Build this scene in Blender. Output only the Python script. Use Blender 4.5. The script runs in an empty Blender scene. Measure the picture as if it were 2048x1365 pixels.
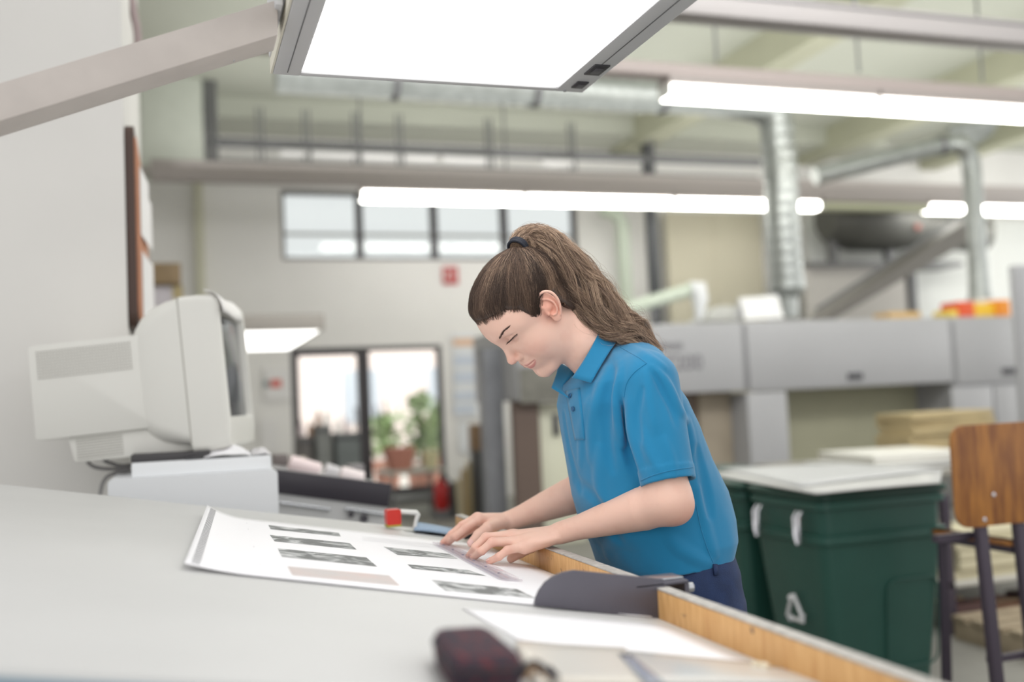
import bpy, bmesh, math, random
import numpy as np
from mathutils import Vector, Matrix, Euler

# ---------------------------------------------------------------- camera, world, lights, exposure
SC = bpy.context.scene
COL = SC.collection
FPX, IW, IH, CZ = 1991.0, 2048.0, 1365.0, 1.30
YAW = math.atan((1024 - 356) / FPX); PITCH = math.radians(3.4); ROLL = math.radians(-2.6)
_f = np.array([math.sin(YAW) * math.cos(PITCH), math.cos(YAW) * math.cos(PITCH), math.sin(PITCH)])
_r0 = np.array([math.cos(YAW), -math.sin(YAW), 0.0]); _u0 = np.cross(_r0, _f)
_r = math.cos(ROLL) * _r0 + math.sin(ROLL) * _u0
_u = -math.sin(ROLL) * _r0 + math.cos(ROLL) * _u0
CAMP = np.array([0.0, 0.0, CZ])
cam = bpy.data.cameras.new('camera'); camo = bpy.data.objects.new('camera', cam); COL.objects.link(camo)
camo.matrix_world = Matrix(((_r[0], _u[0], -_f[0], 0), (_r[1], _u[1], -_f[1], 0), (_r[2], _u[2], -_f[2], CZ), (0, 0, 0, 1)))
cam.sensor_width = 36.0; cam.lens = FPX / IW * 36.0; cam.clip_start = 0.02; cam.clip_end = 200
cam.dof.use_dof = True; cam.dof.focus_distance = 1.9; cam.dof.aperture_fstop = 1.5
SC.camera = camo
SC.view_settings.view_transform = 'Standard'; SC.view_settings.look = 'None'
SC.view_settings.gamma = 1.0; SC.view_settings.use_curve_mapping = False
SC.view_settings.exposure = 0.0

world = bpy.data.worlds.new('daylight'); SC.world = world; world.use_nodes = True
world.node_tree.nodes['Background'].inputs[0].default_value = (1.0, 0.995, 0.985, 1)
world.node_tree.nodes['Background'].inputs[1].default_value = 1.0

def area(name, loc, target, sx, sy, power, color=(1, 1, 1)):
    l = bpy.data.lights.new(name, 'AREA'); l.shape = 'RECTANGLE'; l.size = sx; l.size_y = sy; l.energy = power; l.color = color
    o = bpy.data.objects.new(name, l); COL.objects.link(o); o.location = loc
    d = Vector(target) - Vector(loc); o.rotation_euler = d.to_track_quat('-Z', 'Y').to_euler()
    return o
# tall windows of the hall behind and to the left of the camera; the lamps after it are added fill
area('window_daylight', (-1.5, -4.0, 2.6), (0.8, 2.5, 1.0), 6.0, 2.6, 40, (1.0, 0.98, 0.96))
area('side_fill', (16.2, 7.5, 2.6), (6.0, 8.5, 2.8), 8.0, 3.6, 230, (1.0, 1.0, 0.98))  # unseen lamp added to brighten ceiling, walls and machine from the right
area('hall_fill', (5.0, 3.4, 4.9), (5.5, 7.5, 0.5), 8.0, 2.0, 165, (1.0, 1.0, 0.97))  # lamp added out of view to brighten the machine and bins
area('far_wall_fill', (3.0, 3.2, 4.85), (2.6, 13, 2.4), 5.0, 1.2, 95, (1.0, 0.99, 0.97))  # added lamp, aimed to raise the brightness of the far wall
area('ceiling_fill', (6.5, 8.8, 4.0), (6.5, 8.8, 9), 13.0, 7.0, 205, (0.99, 1.0, 0.97))  # up-facing lamp added to brighten the ceiling, no fixture of its own
area('facade_fill', (3.0, 14.2, 5.4), (3.0, 24.0, 1.0), 12.0, 2.0, 1500, (1.0, 0.98, 0.96))  # lamp added outside to brighten the facade behind the glass door

# ---------------------------------------------------------------- helpers
def ray(px, py): return _r * (px - IW / 2) / FPX - _u * (py - IH / 2) / FPX + _f
def ay(px, py, Y): d = ray(px, py); return CAMP + d * Y / d[1]
def ax(px, py, X): d = ray(px, py); return CAMP + d * X / d[0]
def az(px, py, Z): d = ray(px, py); return CAMP + d * (Z - CZ) / d[2]
SLOPE, TZ, LX = 0.186, 0.955, 0.69
def tabz(x): return TZ + SLOPE * (LX - x)
def tb(px, py, off=0.0):
    d = ray(px, py); n = np.array([SLOPE, 0, 1.0]); c = TZ + SLOPE * LX + off
    return CAMP + d * (c - n @ CAMP) / (n @ d)

def srgb(h):
    if isinstance(h, str):
        h = h.lstrip('#'); c = [int(h[i:i + 2], 16) / 255 for i in (0, 2, 4)]
    else: c = [v / 255 for v in h]
    return tuple(v / 12.92 if v <= 0.04045 else ((v + 0.055) / 1.055) ** 2.4 for v in c) + (1.0,)

_mats = {}
def mat(name, col, rough=0.6, metal=0.0, var=0.0, scale=8.0, bump=0.0, bscale=60.0, stretch=None, col2=None, **kw):
    if name in _mats: return _mats[name]
    m = bpy.data.materials.new(name); m.use_nodes = True; nt = m.node_tree; b = nt.nodes['Principled BSDF']
    c = srgb(col); b.inputs['Base Color'].default_value = c
    b.inputs['Roughness'].default_value = rough; b.inputs['Metallic'].default_value = metal
    for k, v in kw.items(): b.inputs[k.replace('_', ' ')].default_value = v
    tc = nt.nodes.new('ShaderNodeTexCoord'); mp = nt.nodes.new('ShaderNodeMapping')
    nt.links.new(tc.outputs['Object'], mp.inputs[0])
    if stretch: mp.inputs['Scale'].default_value = stretch
    if var > 0 or col2:
        n = nt.nodes.new('ShaderNodeTexNoise'); n.inputs['Scale'].default_value = scale; n.inputs['Detail'].default_value = 5
        nt.links.new(mp.outputs[0], n.inputs['Vector'])
        r = nt.nodes.new('ShaderNodeValToRGB'); r.color_ramp.elements[0].position = 0.35; r.color_ramp.elements[1].position = 0.68
        c2 = srgb(col2) if col2 else tuple(v * (1 - var) for v in c[:3]) + (1,)
        r.color_ramp.elements[0].color = c2; r.color_ramp.elements[1].color = c
        nt.links.new(n.outputs['Fac'], r.inputs[0]); nt.links.new(r.outputs[0], b.inputs['Base Color'])
    if bump > 0:
        n2 = nt.nodes.new('ShaderNodeTexNoise'); n2.inputs['Scale'].default_value = bscale; n2.inputs['Detail'].default_value = 3
        nt.links.new(mp.outputs[0], n2.inputs['Vector'])
        bp = nt.nodes.new('ShaderNodeBump'); bp.inputs['Strength'].default_value = bump; bp.inputs['Distance'].default_value = 0.002
        nt.links.new(n2.outputs['Fac'], bp.inputs['Height']); nt.links.new(bp.outputs[0], b.inputs['Normal'])
    _mats[name] = m; return m
def emit(name, col, strength):
    if name in _mats: return _mats[name]
    m = bpy.data.materials.new(name); m.use_nodes = True; nt = m.node_tree; b = nt.nodes['Principled BSDF']
    b.inputs['Base Color'].default_value = (0.8, 0.8, 0.8, 1)
    b.inputs['Emission Color'].default_value = srgb(col); b.inputs['Emission Strength'].default_value = strength
    _mats[name] = m; return m
def glass(name, rough=0.02, tint=(245, 248, 248)):
    if name in _mats: return _mats[name]
    m = bpy.data.materials.new(name); m.use_nodes = True; nt = m.node_tree; b = nt.nodes['Principled BSDF']
    out = nt.nodes['Material Output']
    b.inputs['Base Color'].default_value = (0.8, 0.82, 0.82, 1); b.inputs['Roughness'].default_value = rough
    tr = nt.nodes.new('ShaderNodeBsdfTransparent'); tr.inputs[0].default_value = srgb(tint)
    gl = nt.nodes.new('ShaderNodeBsdfGlossy'); gl.inputs['Roughness'].default_value = rough
    fr = nt.nodes.new('ShaderNodeFresnel'); fr.inputs[0].default_value = 1.45
    mx = nt.nodes.new('ShaderNodeMixShader'); nt.links.new(fr.outputs[0], mx.inputs[0]); nt.links.new(tr.outputs[0], mx.inputs[1]); nt.links.new(gl.outputs[0], mx.inputs[2])
    nt.links.new(mx.outputs[0], out.inputs[0]); _mats[name] = m; return m

class MB:
    """collects shapes, build() links them as ONE mesh object"""
    def __init__(s): s.bm = bmesh.new()
    def box(s, a, b, bev=0.0, rot=None, pivot=None, seg=2):
        lo = [min(a[i], b[i]) for i in range(3)]; hi = [max(a[i], b[i]) for i in range(3)]
        bm = bmesh.new(); r = bmesh.ops.create_cube(bm, size=1.0)
        for v in bm.verts: v.co = Vector([(lo[i] + hi[i]) / 2 + v.co[i] * (hi[i] - lo[i]) for i in range(3)])
        if bev > 0: bmesh.ops.bevel(bm, geom=bm.edges[:], offset=min(bev, 0.45 * min(hi[i] - lo[i] for i in range(3))), segments=seg, profile=0.5, affect='EDGES')
        s._add(bm, rot, pivot); return s
    def _add(s, bm, rot=None, pivot=None):
        if rot is not None:
            R = rot if isinstance(rot, Matrix) else Euler(rot).to_matrix()
            p = Vector(pivot) if pivot is not None else Vector((0, 0, 0))
            for v in bm.verts: v.co = R @ (v.co - p) + p
        me = bpy.data.meshes.new('t'); bm.to_mesh(me); bm.free(); s.bm.from_mesh(me); bpy.data.meshes.remove(me)
    def prism(s, pts, d, bev=0.0, seg=2):
        """pts: 3D polygon (planar), extruded by vector d"""
        bm = bmesh.new(); vs = [bm.verts.new(Vector(p)) for p in pts]; f = bm.faces.new(vs)
        r = bmesh.ops.extrude_face_region(bm, geom=[f]); 
        for v in [g for g in r['geom'] if isinstance(g, bmesh.types.BMVert)]: v.co += Vector(d)
        bmesh.ops.recalc_face_normals(bm, faces=bm.faces[:])
        if bev > 0: bmesh.ops.bevel(bm, geom=bm.edges[:], offset=bev, segments=seg, profile=0.5, affect='EDGES', clamp_overlap=True)
        s._add(bm); return s
    def tube(s, pts, r, n=10, caps=True):
        pts = [Vector(p) for p in pts]; rs = r if hasattr(r, '__len__') else [r] * len(pts)
        rings = []; up = None
        for i, p in enumerate(pts):
            t = (pts[min(i + 1, len(pts) - 1)] - pts[max(i - 1, 0)]).normalized()
            if up is None: up = Vector((0, 0, 1)) if abs(t.z) < 0.9 else Vector((1, 0, 0))
            a = t.cross(up).normalized(); b = a.cross(t).normalized(); up = b
            rings.append([s.bm.verts.new(p + (a * math.cos(2 * math.pi * k / n) + b * math.sin(2 * math.pi * k / n)) * rs[i]) for k in range(n)])
        for i in range(len(rings) - 1):
            for k in range(n):
                s.bm.faces.new((rings[i][k], rings[i][(k + 1) % n], rings[i + 1][(k + 1) % n], rings[i + 1][k]))
        if caps: s.bm.faces.new(rings[0][::-1]); s.bm.faces.new(rings[-1])
        return s
    def cyl(s, a, b, r, n=20, r2=None): return s.tube([a, b], [r, r2 if r2 is not None else r], n)
    def grid(s, P, closed=False):
        """P: rows x cols x 3"""
        V = [[s.bm.verts.new(Vector(p)) for p in row] for row in P]
        for i in range(len(V) - 1):
            for j in range(len(V[0]) - (0 if closed else 1)):
                jj = (j + 1) % len(V[0]); s.bm.faces.new((V[i][j], V[i][jj], V[i + 1][jj], V[i + 1][j]))
        return s
    def rounded(s, x0, x1, y0, y1, z0, z1, rad, axis='z', n=6, bev=0.0):
        """rounded-rectangle prism, corners round about the given axis"""
        R = {'z': ((x0, x1), (y0, y1)), 'y': ((x0, x1), (z0, z1)), 'x': ((y0, y1), (z0, z1))}[axis]
        (a0, a1), (b0, b1) = R; pts = []
        for (cx, cy, s0) in ((a1 - rad, b1 - rad, 0), (a0 + rad, b1 - rad, 1), (a0 + rad, b0 + rad, 2), (a1 - rad, b0 + rad, 3)):
            for k in range(n + 1):
                t = (s0 + k / n) * math.pi / 2; pts.append((cx + rad * math.cos(t), cy + rad * math.sin(t)))
        if axis == 'z': P = [(p[0], p[1], z0) for p in pts]; d = (0, 0, z1 - z0)
        elif axis == 'y': P = [(p[0], y0, p[1]) for p in pts]; d = (0, y1 - y0, 0)
        else: P = [(x0, p[0], p[1]) for p in pts]; d = (x1 - x0, 0, 0)
        return s.prism(P, d, bev)
    def build(s, name, m=None, parent=None, smooth=None, loc=None):
        me = bpy.data.meshes.new(name); 
        if loc is not None:
            for v in s.bm.verts: v.co -= Vector(loc)
        bmesh.ops.recalc_face_normals(s.bm, faces=s.bm.faces[:]) if smooth != 'keep' else None
        s.bm.to_mesh(me); s.bm.free()
        if m: me.materials.append(m)
        if smooth is None: smooth = 35
        if smooth:
            me.polygons.foreach_set('use_smooth', [True] * len(me.polygons))
            if smooth not in (True, 'keep'): 
                me.set_sharp_from_angle(angle=math.radians(smooth))
        o = bpy.data.objects.new(name, me); COL.objects.link(o)
        if loc is not None: o.location = loc
        if parent: 
            o.parent = parent
            if loc is None: o.location = -Vector(parent_world(parent))
            else: o.location = Vector(loc) - Vector(parent_world(parent))
        return o
def parent_world(o):
    p = Vector((0, 0, 0))
    while o: p += o.location; o = o.parent
    return p
def tag(o, label=None, cat=None, group=None, kind=None):
    if label: o['label'] = label
    if cat: o['category'] = cat
    if group: o['group'] = group
    if kind: o['kind'] = kind
    return o
def thing(name, label, cat, loc=(0, 0, 0), group=None):
    o = bpy.data.objects.new(name, None); COL.objects.link(o); o.location = loc; o.empty_display_size = 0.05
    return tag(o, label, cat, group)
def struct(o): o['kind'] = 'structure'; return o
def copy_tree(o, parent=None):
    c = o.copy(); COL.objects.link(c); c.parent = parent
    for ch in list(o.children): copy_tree(ch, c)
    return c
def mesh_np(name, V, F, m=None, parent=None, smooth=True, cols=None):
    """V nx3 world coordinates, F list/array of quads or tris"""
    me = bpy.data.meshes.new(name); F = np.asarray(F); k = F.shape[1]
    me.vertices.add(len(V)); me.vertices.foreach_set('co', np.asarray(V, np.float32).ravel())
    me.loops.add(F.size); me.loops.foreach_set('vertex_index', F.astype(np.int32).ravel())
    me.polygons.add(len(F)); me.polygons.foreach_set('loop_start', np.arange(0, F.size, k, dtype=np.int32))
    me.polygons.foreach_set('loop_total', np.full(len(F), k, np.int32))
    me.update(calc_edges=True); me.validate()
    if smooth: me.polygons.foreach_set('use_smooth', np.ones(len(me.polygons), bool))
    if cols is not None:
        a = me.color_attributes.new('tone', 'FLOAT_COLOR', 'POINT')
        a.data.foreach_set('color', np.c_[cols, np.ones(len(cols))].astype(np.float32).ravel())
    if m: me.materials.append(m)
    o = bpy.data.objects.new(name, me); COL.objects.link(o)
    if parent: o.parent = parent; o.location = -Vector(parent_world(parent))
    return o
# ---------------------------------------------------------------- the hall
wallm = mat('white_wall_paint', (222, 220, 216), 0.8, var=0.05, scale=1.5, bump=0.15, bscale=90)
wallb = mat('far_wall_paint', (238, 236, 234), 0.85, var=0.06, scale=0.8)
ceilm = mat('ceiling_paint', (198, 200, 188), 0.85, var=0.06, scale=0.6)
beamm = mat('ceiling_beam_paint', (184, 184, 162), 0.8, var=0.08, scale=2)
floorm = mat('concrete_floor', (150, 148, 142), 0.55, var=0.2, scale=2.2, bump=0.1)
darkfr = mat('dark_window_frame', (62, 58, 62), 0.5)
zinc = mat('galvanised_duct', (178, 182, 180), 0.38, 0.7, var=0.2, scale=9)
greym = mat('machine_grey_paint', (172, 172, 175), 0.4, var=0.05, scale=1.2)
greyd = mat('grey_steel', (120, 120, 122), 0.45, 0.4)
railm = mat('light_rail_paint', (176, 168, 166), 0.5)
warm = mat('beige_panel', (206, 200, 180), 0.8, var=0.06, scale=1.0)

struct(MB().box((-4, -3, -0.1), (17, 13.1, 0)).build('floor', floorm))
struct(MB().box((-6, 13.3, -0.14), (24, 30, -0.04)).build('ground', mat('pale_paving', (205, 200, 192), 0.8, var=0.15, scale=1.2)))
struct(MB().box((-2.2, 3.0, 5.1), (17, 13.3, 5.25)).build('ceiling', ceilm))
# back wall in pieces round the window band and the glazed door
WZ0, WZ1 = 3.24, 4.16; WX = [ay(x, 455, 13)[0] for x in (563, 721, 871, 1012, 1155)]
DX0, DX1, DZ = ay(584, 800, 13)[0], ay(887, 800, 13)[0], ay(735, 694, 13)[2]
bw = MB()
bw.box((-4, 13, 0), (DX0, 13.25, DZ)); bw.box((DX1, 13, 0), (17, 13.25, DZ)); bw.box((-4, 13, DZ), (17, 13.25, WZ0))
bw.box((-4, 13, WZ0), (WX[0], 13.25, WZ1)); bw.box((WX[4], 13, WZ0), (17, 13.25, WZ1)); bw.box((-4, 13, WZ1), (17, 13.25, 5.1))
struct(bw.build('wall_back', wallb))
struct(MB().box((-2.2, 3.45, 0), (ay(250, 400, 3.45)[0], 5.15, 5.1)).build('wall_left', wallm))
struct(MB().box((-2.3, 5.15, 0), (-2.2, 13, 5.1)).build('wall_side', wallb))
for i in range(4):
    w = MB(); a, b = WX[i], WX[i + 1]; fr = 0.045
    w.box((a, 13.05, WZ0), (a + fr, 13.17, WZ1)); w.box((b - fr, 13.05, WZ0), (b, 13.17, WZ1)); w.box((a + fr, 13.05, WZ0), (b - fr, 13.17, WZ0 + fr)); w.box((a + fr, 13.05, WZ1 - fr), (b - fr, 13.17, WZ1))
    o = struct(w.build('window_%d' % (i + 1), darkfr))
    MB().box((a + fr, 13.10, WZ0 + fr), (b - fr, 13.11, WZ1 - fr)).build('pane', glass('window_glass', 0.05), o)
    MB().box((a + fr, 13.07, WZ0 + 0.33), (b - fr, 13.09, WZ0 + 0.37)).build('glazing_bar', mat('pale_bar', (150, 152, 148), 0.5), o)
# glazed double door
DM = ay(733, 800, 13)[0]
for i, (a, b) in enumerate(((DX0, DM), (DM, DX1))):
    w = MB(); fr = 0.10 if i == 0 else 0.06
    w.box((a, 13.02, 0), (a + fr, 13.12, DZ)); w.box((b - fr, 13.02, 0), (b, 13.12, DZ)); w.box((a + fr, 13.02, DZ - fr), (b - fr, 13.12, DZ)); w.box((a + fr, 13.02, 0), (b - fr, 13.12, 0.22))
    o = struct(w.build('door_%d' % (i + 1), darkfr))
    MB().box((a + fr, 13.06, 0.22), (b - fr, 13.07, DZ - fr)).build('pane', glass('window_glass', 0.05), o)
    MB().tube([(b - fr - 0.05 if i == 0 else a + fr + 0.05, 13.0, 0.95), (b - fr - 0.05 if i == 0 else a + fr + 0.05, 12.96, 1.0), (b - fr - 0.05 if i == 0 else a + fr + 0.05, 12.96, 1.25), (b - fr - 0.05 if i == 0 else a + fr + 0.05, 13.0, 1.3)], 0.015).build('door_handle', greyd, o)
# ceiling beams running away from the camera
for i, (px, py) in enumerate(((1640, 320), (1890, 330), (1300, 285), (2300, 330))):
    p = az(px, py, 4.72); w = 0.16
    struct(MB().box((p[0] - w, 3.0, 4.72), (p[0] + w, 13, 5.1)).build('trim_%d' % (i + 1), beamm))
# soffit along the far wall and the boxed riser beside it
struct(MB().box((0.45, 12.2, 4.85), (10.2, 13, 5.1)).build('trim_5', ceilm))
bx = thing('riser_box', 'pale boxed duct hanging from the ceiling in the far corner', 'duct box', (0, 11.55, 3.95))
a, b = ay(282, 345, 11.55), ay(408, 345, 11.55)
MB().box((a[0], 11.55, a[2] + 0.02), (b[0], 12.1, 5.098), 0.01).build('casing', mat('pale_casing', (208, 212, 202), 0.7, var=0.04), bx)
for k, dx in enumerate((0.05, 0.13)):
    MB().cyl((b[0] + dx, 11.65, b[2] - 0.02 + 0.1 * k), (b[0] + dx, 11.65, 5.098), 0.035).build('pipe', greyd, bx)
# strip lights: rail, housing, diffuser
tube_e = emit('fluorescent_diffuser', (255, 254, 246), 12.0)
def strip(y, z, x0, x1, label, lit=True, group=None, grow=1.0):
    t = thing('strip_light', label, 'strip light', ((x0 + x1) / 2, y, z), group)
    MB().rounded(x0, x1, y - 0.11, y + 0.11, z + 0.10, z + 0.17, 0.02, 'x', 4).build('housing', railm, t)
    MB().rounded(x0 + 0.01, x1 - 0.01, y - 0.095 * grow, y + 0.095 * grow, z, z + 0.10, 0.04, 'x', 5).build('diffuser', tube_e if lit else mat('unlit_diffuser', (206, 208, 180), 0.4), t)
    for x in (x0 + 0.004, x1 - 0.004): MB().rounded(x - 0.006, x + 0.006, y - 0.10, y + 0.10, z + 0.01, z + 0.11, 0.04, 'x', 5).build('end_cap', mat('white_plastic', (228, 228, 224), 0.4), t)
    return t
Y2 = 11.3; Z2 = ay(725, 402, Y2)[2]
xs = [ay(x, 402, Y2)[0] for x in (722, 1043, 1047, 1340, 1345, 1632, 1638, 1846, 1850, 2150)]
strip(Y2, Z2, xs[0], xs[1], 'leftmost lit strip light above the far high windows'); strip(Y2, Z2, xs[2], xs[3], 'lit strip light above the head of the woman, far row')
strip(Y2, Z2, xs[4], xs[5], 'lit strip light whose end passes behind the big vertical duct'); strip(Y2, Z2, xs[6], xs[7], 'unlit strip light between the two vertical ducts', False)
strip(Y2, Z2, xs[8], xs[9], 'lit strip light behind the slimmer vertical duct')
a = ay(302, 362, Y2)
r = MB().box((a[0], Y2 - 0.07, Z2 + 0.175), (xs[9] + 0.3, Y2 + 0.07, Z2 + 0.40), 0.01).build('light_rail', railm); tag(r, 'long grey rail carrying the far row of strip lights', 'light rail')
r2 = MB().tube([(a[0] - 0.02, Y2, Z2 + 0.30), (a[0] - 0.10, Y2, Z2 + 0.27), (a[0] - 0.12, Y2, Z2 + 0.15), (a[0] - 0.12, Y2, Z2 - 0.25)], 0.045).build('drop_pipe', railm, r)
Y1 = 7.1; Z1 = ay(1335, 199, Y1)[2]
x1 = [ay(x, 200, Y1)[0] for x in (1330, 1742, 1748, 2200)]
strip(Y1, Z1, x1[0], x1[1], 'nearer lit strip light beside the overhead lamp, left one of its row'); strip(Y1, Z1, x1[2], x1[3], 'nearer lit strip light at the right edge, over the machine')
r = MB().box((ay(400, 130, Y1)[0], Y1 - 0.08, Z1 + 0.175), (x1[3], Y1 + 0.08, Z1 + 0.28), 0.01).build('light_rail', mat('pinkish_rail', (186, 174, 172), 0.5)); tag(r, 'pinkish grey rail over the nearer strip lights', 'light rail')
# nearest rail, unlit, a channel with a lip
Y0 = 5.6; z0 = ay(2048, 97, Y0)[2]; x0 = ay(1000, 60, Y0)[0]
r = thing('light_rail', 'light grey channel rail crossing the top right corner', 'light rail', (5, Y0, z0))
MB().box((x0, Y0 - 0.09, z0), (8.5, Y0 + 0.09, z0 + 0.17), 0.008).build('channel', mat('channel_paint', (160, 155, 155), 0.45), r)
MB().box((x0, Y0 - 0.10, z0 + 0.13), (8.5, Y0 - 0.085, z0 + 0.14)).build('seam', greyd, r)
for k, (px, Y, zt) in enumerate(((1432, Y1, Z1 + 0.34), (1715, Y1, Z1 + 0.34), (1715, Y0, z0 + 0.17), (1960, Y1, Z1 + 0.34), (722, Y2, Z2 + 0.4), (1010, Y2, Z2 + 0.4))):
    x = ay(px, 100 if Y < 8 else 300, Y)[0]; h = MB().cyl((x, Y, zt), (x, Y, 5.1), 0.012).build('suspension_rod', greyd); tag(h, ['thin steel rod above the left lit tube of the nearer row', 'thin steel rod above the joint of the two nearer tubes', 'thin steel rod above the channel rail in the top right corner', 'thin steel rod above the nearer row at the right edge', 'thin steel rod crossing the pipe run left of the hair', 'thin steel rod crossing the pipe run above the hair'][k], 'rod', 'suspension rods of the light rails')
# pipe run on hangers above the windows
pz = ay(423, 284, 12)[2]; pr = thing('pipe_run', 'dark pipe run on hangers above the far windows', 'pipes', (4, 12, pz)); xa, xb = ay(420, 284, 12)[0], ay(1520, 318, 12)[0]
MB().cyl((xa, 12, pz), (xb, 12, pz), 0.055).build('pipe', greyd, pr); MB().cyl((xa, 12.1, pz - 0.22), (xb, 12.1, pz - 0.22), 0.045).build('pipe', greyd, pr)
for px in (520, 612, 710, 797, 975, 1140, 1297):
    x = ay(px, 290, 12)[0]; MB().box((x - 0.05, 11.92, pz - 0.30), (x + 0.05, 12.16, pz - 0.26)).box((x - 0.045, 11.92, pz - 0.3), (x - 0.02, 11.95, 4.9)).box((x + 0.02, 11.92, pz - 0.3), (x + 0.045, 11.95, 4.9)).build('hanger', greyd, pr)
for p0, p1 in ((560, 608), (622, 706), (716, 790), (806, 868), (880, 968), (1078, 1138)):
    q0, q1 = ay(p0, 296, 12)[0], ay(p1, 296, 12)[0]; MB().cyl((q0, 11.95, pz - 0.11), (q1, 11.95, pz - 0.11), 0.05, 12).build('tube_segment', mat('light_grey_tube', (226, 224, 224), 0.3, 0.3), pr)  # light grey tubes stand for old reflector fixtures along the run
x = ay(1300, 400, 12.2)[0]; dp = MB().cyl((x, 12.2, 0), (x, 12.2, 4.85), 0.085).build('downpipe', mat('charcoal_pipe', (70, 72, 76), 0.5)); tag(dp, 'dark vertical downpipe behind the ponytail', 'pipe')
x = ay(1247, 500, 12.6)[0]; dp = MB().tube([(x, 12.6, 0), (x, 12.6, 3.7), (x - 0.1, 12.6, 3.85), (x - 0.3, 12.6, 3.9)], 0.10).build('downpipe', mat('pale_green_pipe', (206, 216, 200), 0.5)); tag(dp, 'pale green vertical pipe beside the far windows', 'pipe')
x = ay(400, 500, 12.9)[0]; cp = MB().box((x - 0.05, 12.88, 0), (x + 0.05, 13, 4.2)).build('cable_conduit', mat('cream_conduit', (204, 202, 182), 0.6)); tag(cp, 'cream cable conduit running up the far wall', 'conduit')
# spiral ducts with ribs
def duct(name, label, pts, r, rib=0.12, clamps=None, loc=None):
    t = thing(name, label, 'duct', pts[-1]); P = spline(np.array(pts), np.linspace(0, 1, 60)); L = np.r_[0, np.cumsum(np.linalg.norm(np.diff(P, axis=0), axis=1))]
    n = max(10, int(L[-1] / rib)) * 3; s = np.linspace(0, L[-1], n); Q = np.stack([np.interp(s, L, P[:, k]) for k in range(3)], 1)
    MB().tube(Q, [r * (1.05 if i % 3 == 1 else 1.0) for i in range(n)], 20).build('spiral_tube', zinc, t, smooth=60)
    for c in clamps or []:
        i = int(c * (n - 2)); d = Q[i + 1] - Q[i]; d /= np.linalg.norm(d); MB().tube([Q[i] - d * 0.03, Q[i] + d * 0.03], r * 1.12, 20).build('clamp', greyd, t)
    return t
def spline(P, t):
    P = np.asarray(P, float); m = len(P) - 1; x = np.clip(t, 0, 0.9999) * m; i = x.astype(int); f = (x - i)[..., None] if P.ndim > 1 else x - i
    g = lambda k: P[np.clip(i + k, 0, m)]
    return 0.5 * (2 * g(0) + (g(1) - g(-1)) * f + (2 * g(-1) - 5 * g(0) + 4 * g(1) - g(2)) * f ** 2 + (-g(-1) + 3 * g(0) - 3 * g(1) + g(2)) * f ** 3)
A = ay(600, 172, 8.5); B = ay(1490, 206, 8.5); zc = B[2] + 0.02
duct('ventilation_duct', 'big silver spiral duct running under the ceiling and down into the machine', [(A[0] - 0.2, 8.5, zc), (A[0] + 1.5, 8.5, zc), (B[0] - 1.2, 8.5, zc), (B[0] - 0.3, 8.5, zc), ay(1540, 225, 8.5), ay(1556, 290, 8.5), ay(1562, 360, 8.5), ay(1567, 470, 8.5), ay(1574, 560, 8.5)], 0.165, clamps=(0.16, 0.36, 0.56))
c0, c1 = ay(1574, 560, 8.5), ay(1578, 636, 8.5)
cn = MB().tube([c0, c0 + (c1 - c0) * 0.25, c0 + (c1 - c0) * 0.5, c1], [0.175, 0.18, 0.10, 0.095], 20).build('duct_reducer', zinc); tag(cn, 'silver reducer where the big duct meets the machine top', 'duct fitting')
duct('ventilation_duct', 'slimmer silver duct slanting up, bending and dropping to the yellow boxes', [ay(1630, 352, 9.6), ay(1720, 330, 9.5), ay(1880, 292, 9.3), ay(1925, 292, 9.2), ay(1942, 330, 9.2), ay(1948, 420, 9.2), ay(1956, 520, 9.2)], 0.105, rib=0.10, clamps=(0.5,))
c0, c1 = ay(1956, 520, 9.2), ay(1962, 628, 9.2); c1[2] = 1.945
cn = MB().tube([c0, c0 + (c1 - c0) * 0.5, c1], [0.11, 0.12, 0.20], 20).build('duct_reducer', zinc); tag(cn, 'flared silver outlet under the slimmer duct', 'duct fitting')
duct('ventilation_duct', 'wide ribbed duct under the ceiling at the right edge', [ay(1900, 262, 12), ay(2100, 215, 11), ay(2300, 180, 10)], 0.30, rib=0.16)
# tank, gantry and stair behind the machine
tk = thing('air_tank', 'large dark grey horizontal tank on posts behind the machine', 'tank', (9, 12.1, 3))
c = ay(1730, 440, 12.1); e = ay(1900, 470, 12.1)
MB().tube([c + np.array([-0.70, 0, 0]), c + np.array([-0.60, 0, 0]), c + np.array([-0.25, 0, 0]), c + np.array([0.5, 0, -0.02]), c + np.array([0.95, 0, -0.06]), e + np.array([0.6, 0, 0])], [0.26, 0.36, 0.46, 0.45, 0.32, 0.28], 24).build('tank_shell', mat('tank_grey', (104, 104, 100), 0.5, 0.3), tk)
for px in (1665, 1777): 
    x, z = ay(px, 525, 12.1)[0], ay(px, 525, 12.1)[2]; MB().box((x - 0.05, 12.02, z), (x + 0.05, 12.15, z + 0.62)).build('leg', greyd, tk)
for px, py in ((1832, 455), (1912, 450)):
    q = ay(px, py, 11.7); MB().cyl(q, q + np.array([0, -0.05, 0]), 0.045, 14).build('valve_wheel', mat('faded_red', (150, 84, 74), 0.5), tk)
g0, g1 = ay(1618, 524, 11.8), ay(1860, 520, 11.8)
gt = thing('gantry', 'long grey cladding panel and ledge under the tank', 'platform', (9, 12, 0))
MB().box((g0[0], 11.8, g0[2] - 0.06), (g1[0] + 0.6, 12.4, g0[2])).build('deck', greyd, gt)
MB().box((g0[0], 11.9, 0), (g1[0] - 0.2, 11.96, g0[2] - 0.06)).build('cladding', mat('cladding_grey', (196, 192, 188), 0.7), gt)
st = thing('conveyor', 'dark conveyor belt climbing to the right behind the machine', 'conveyor', (8, 10.7, 1.9))
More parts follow.
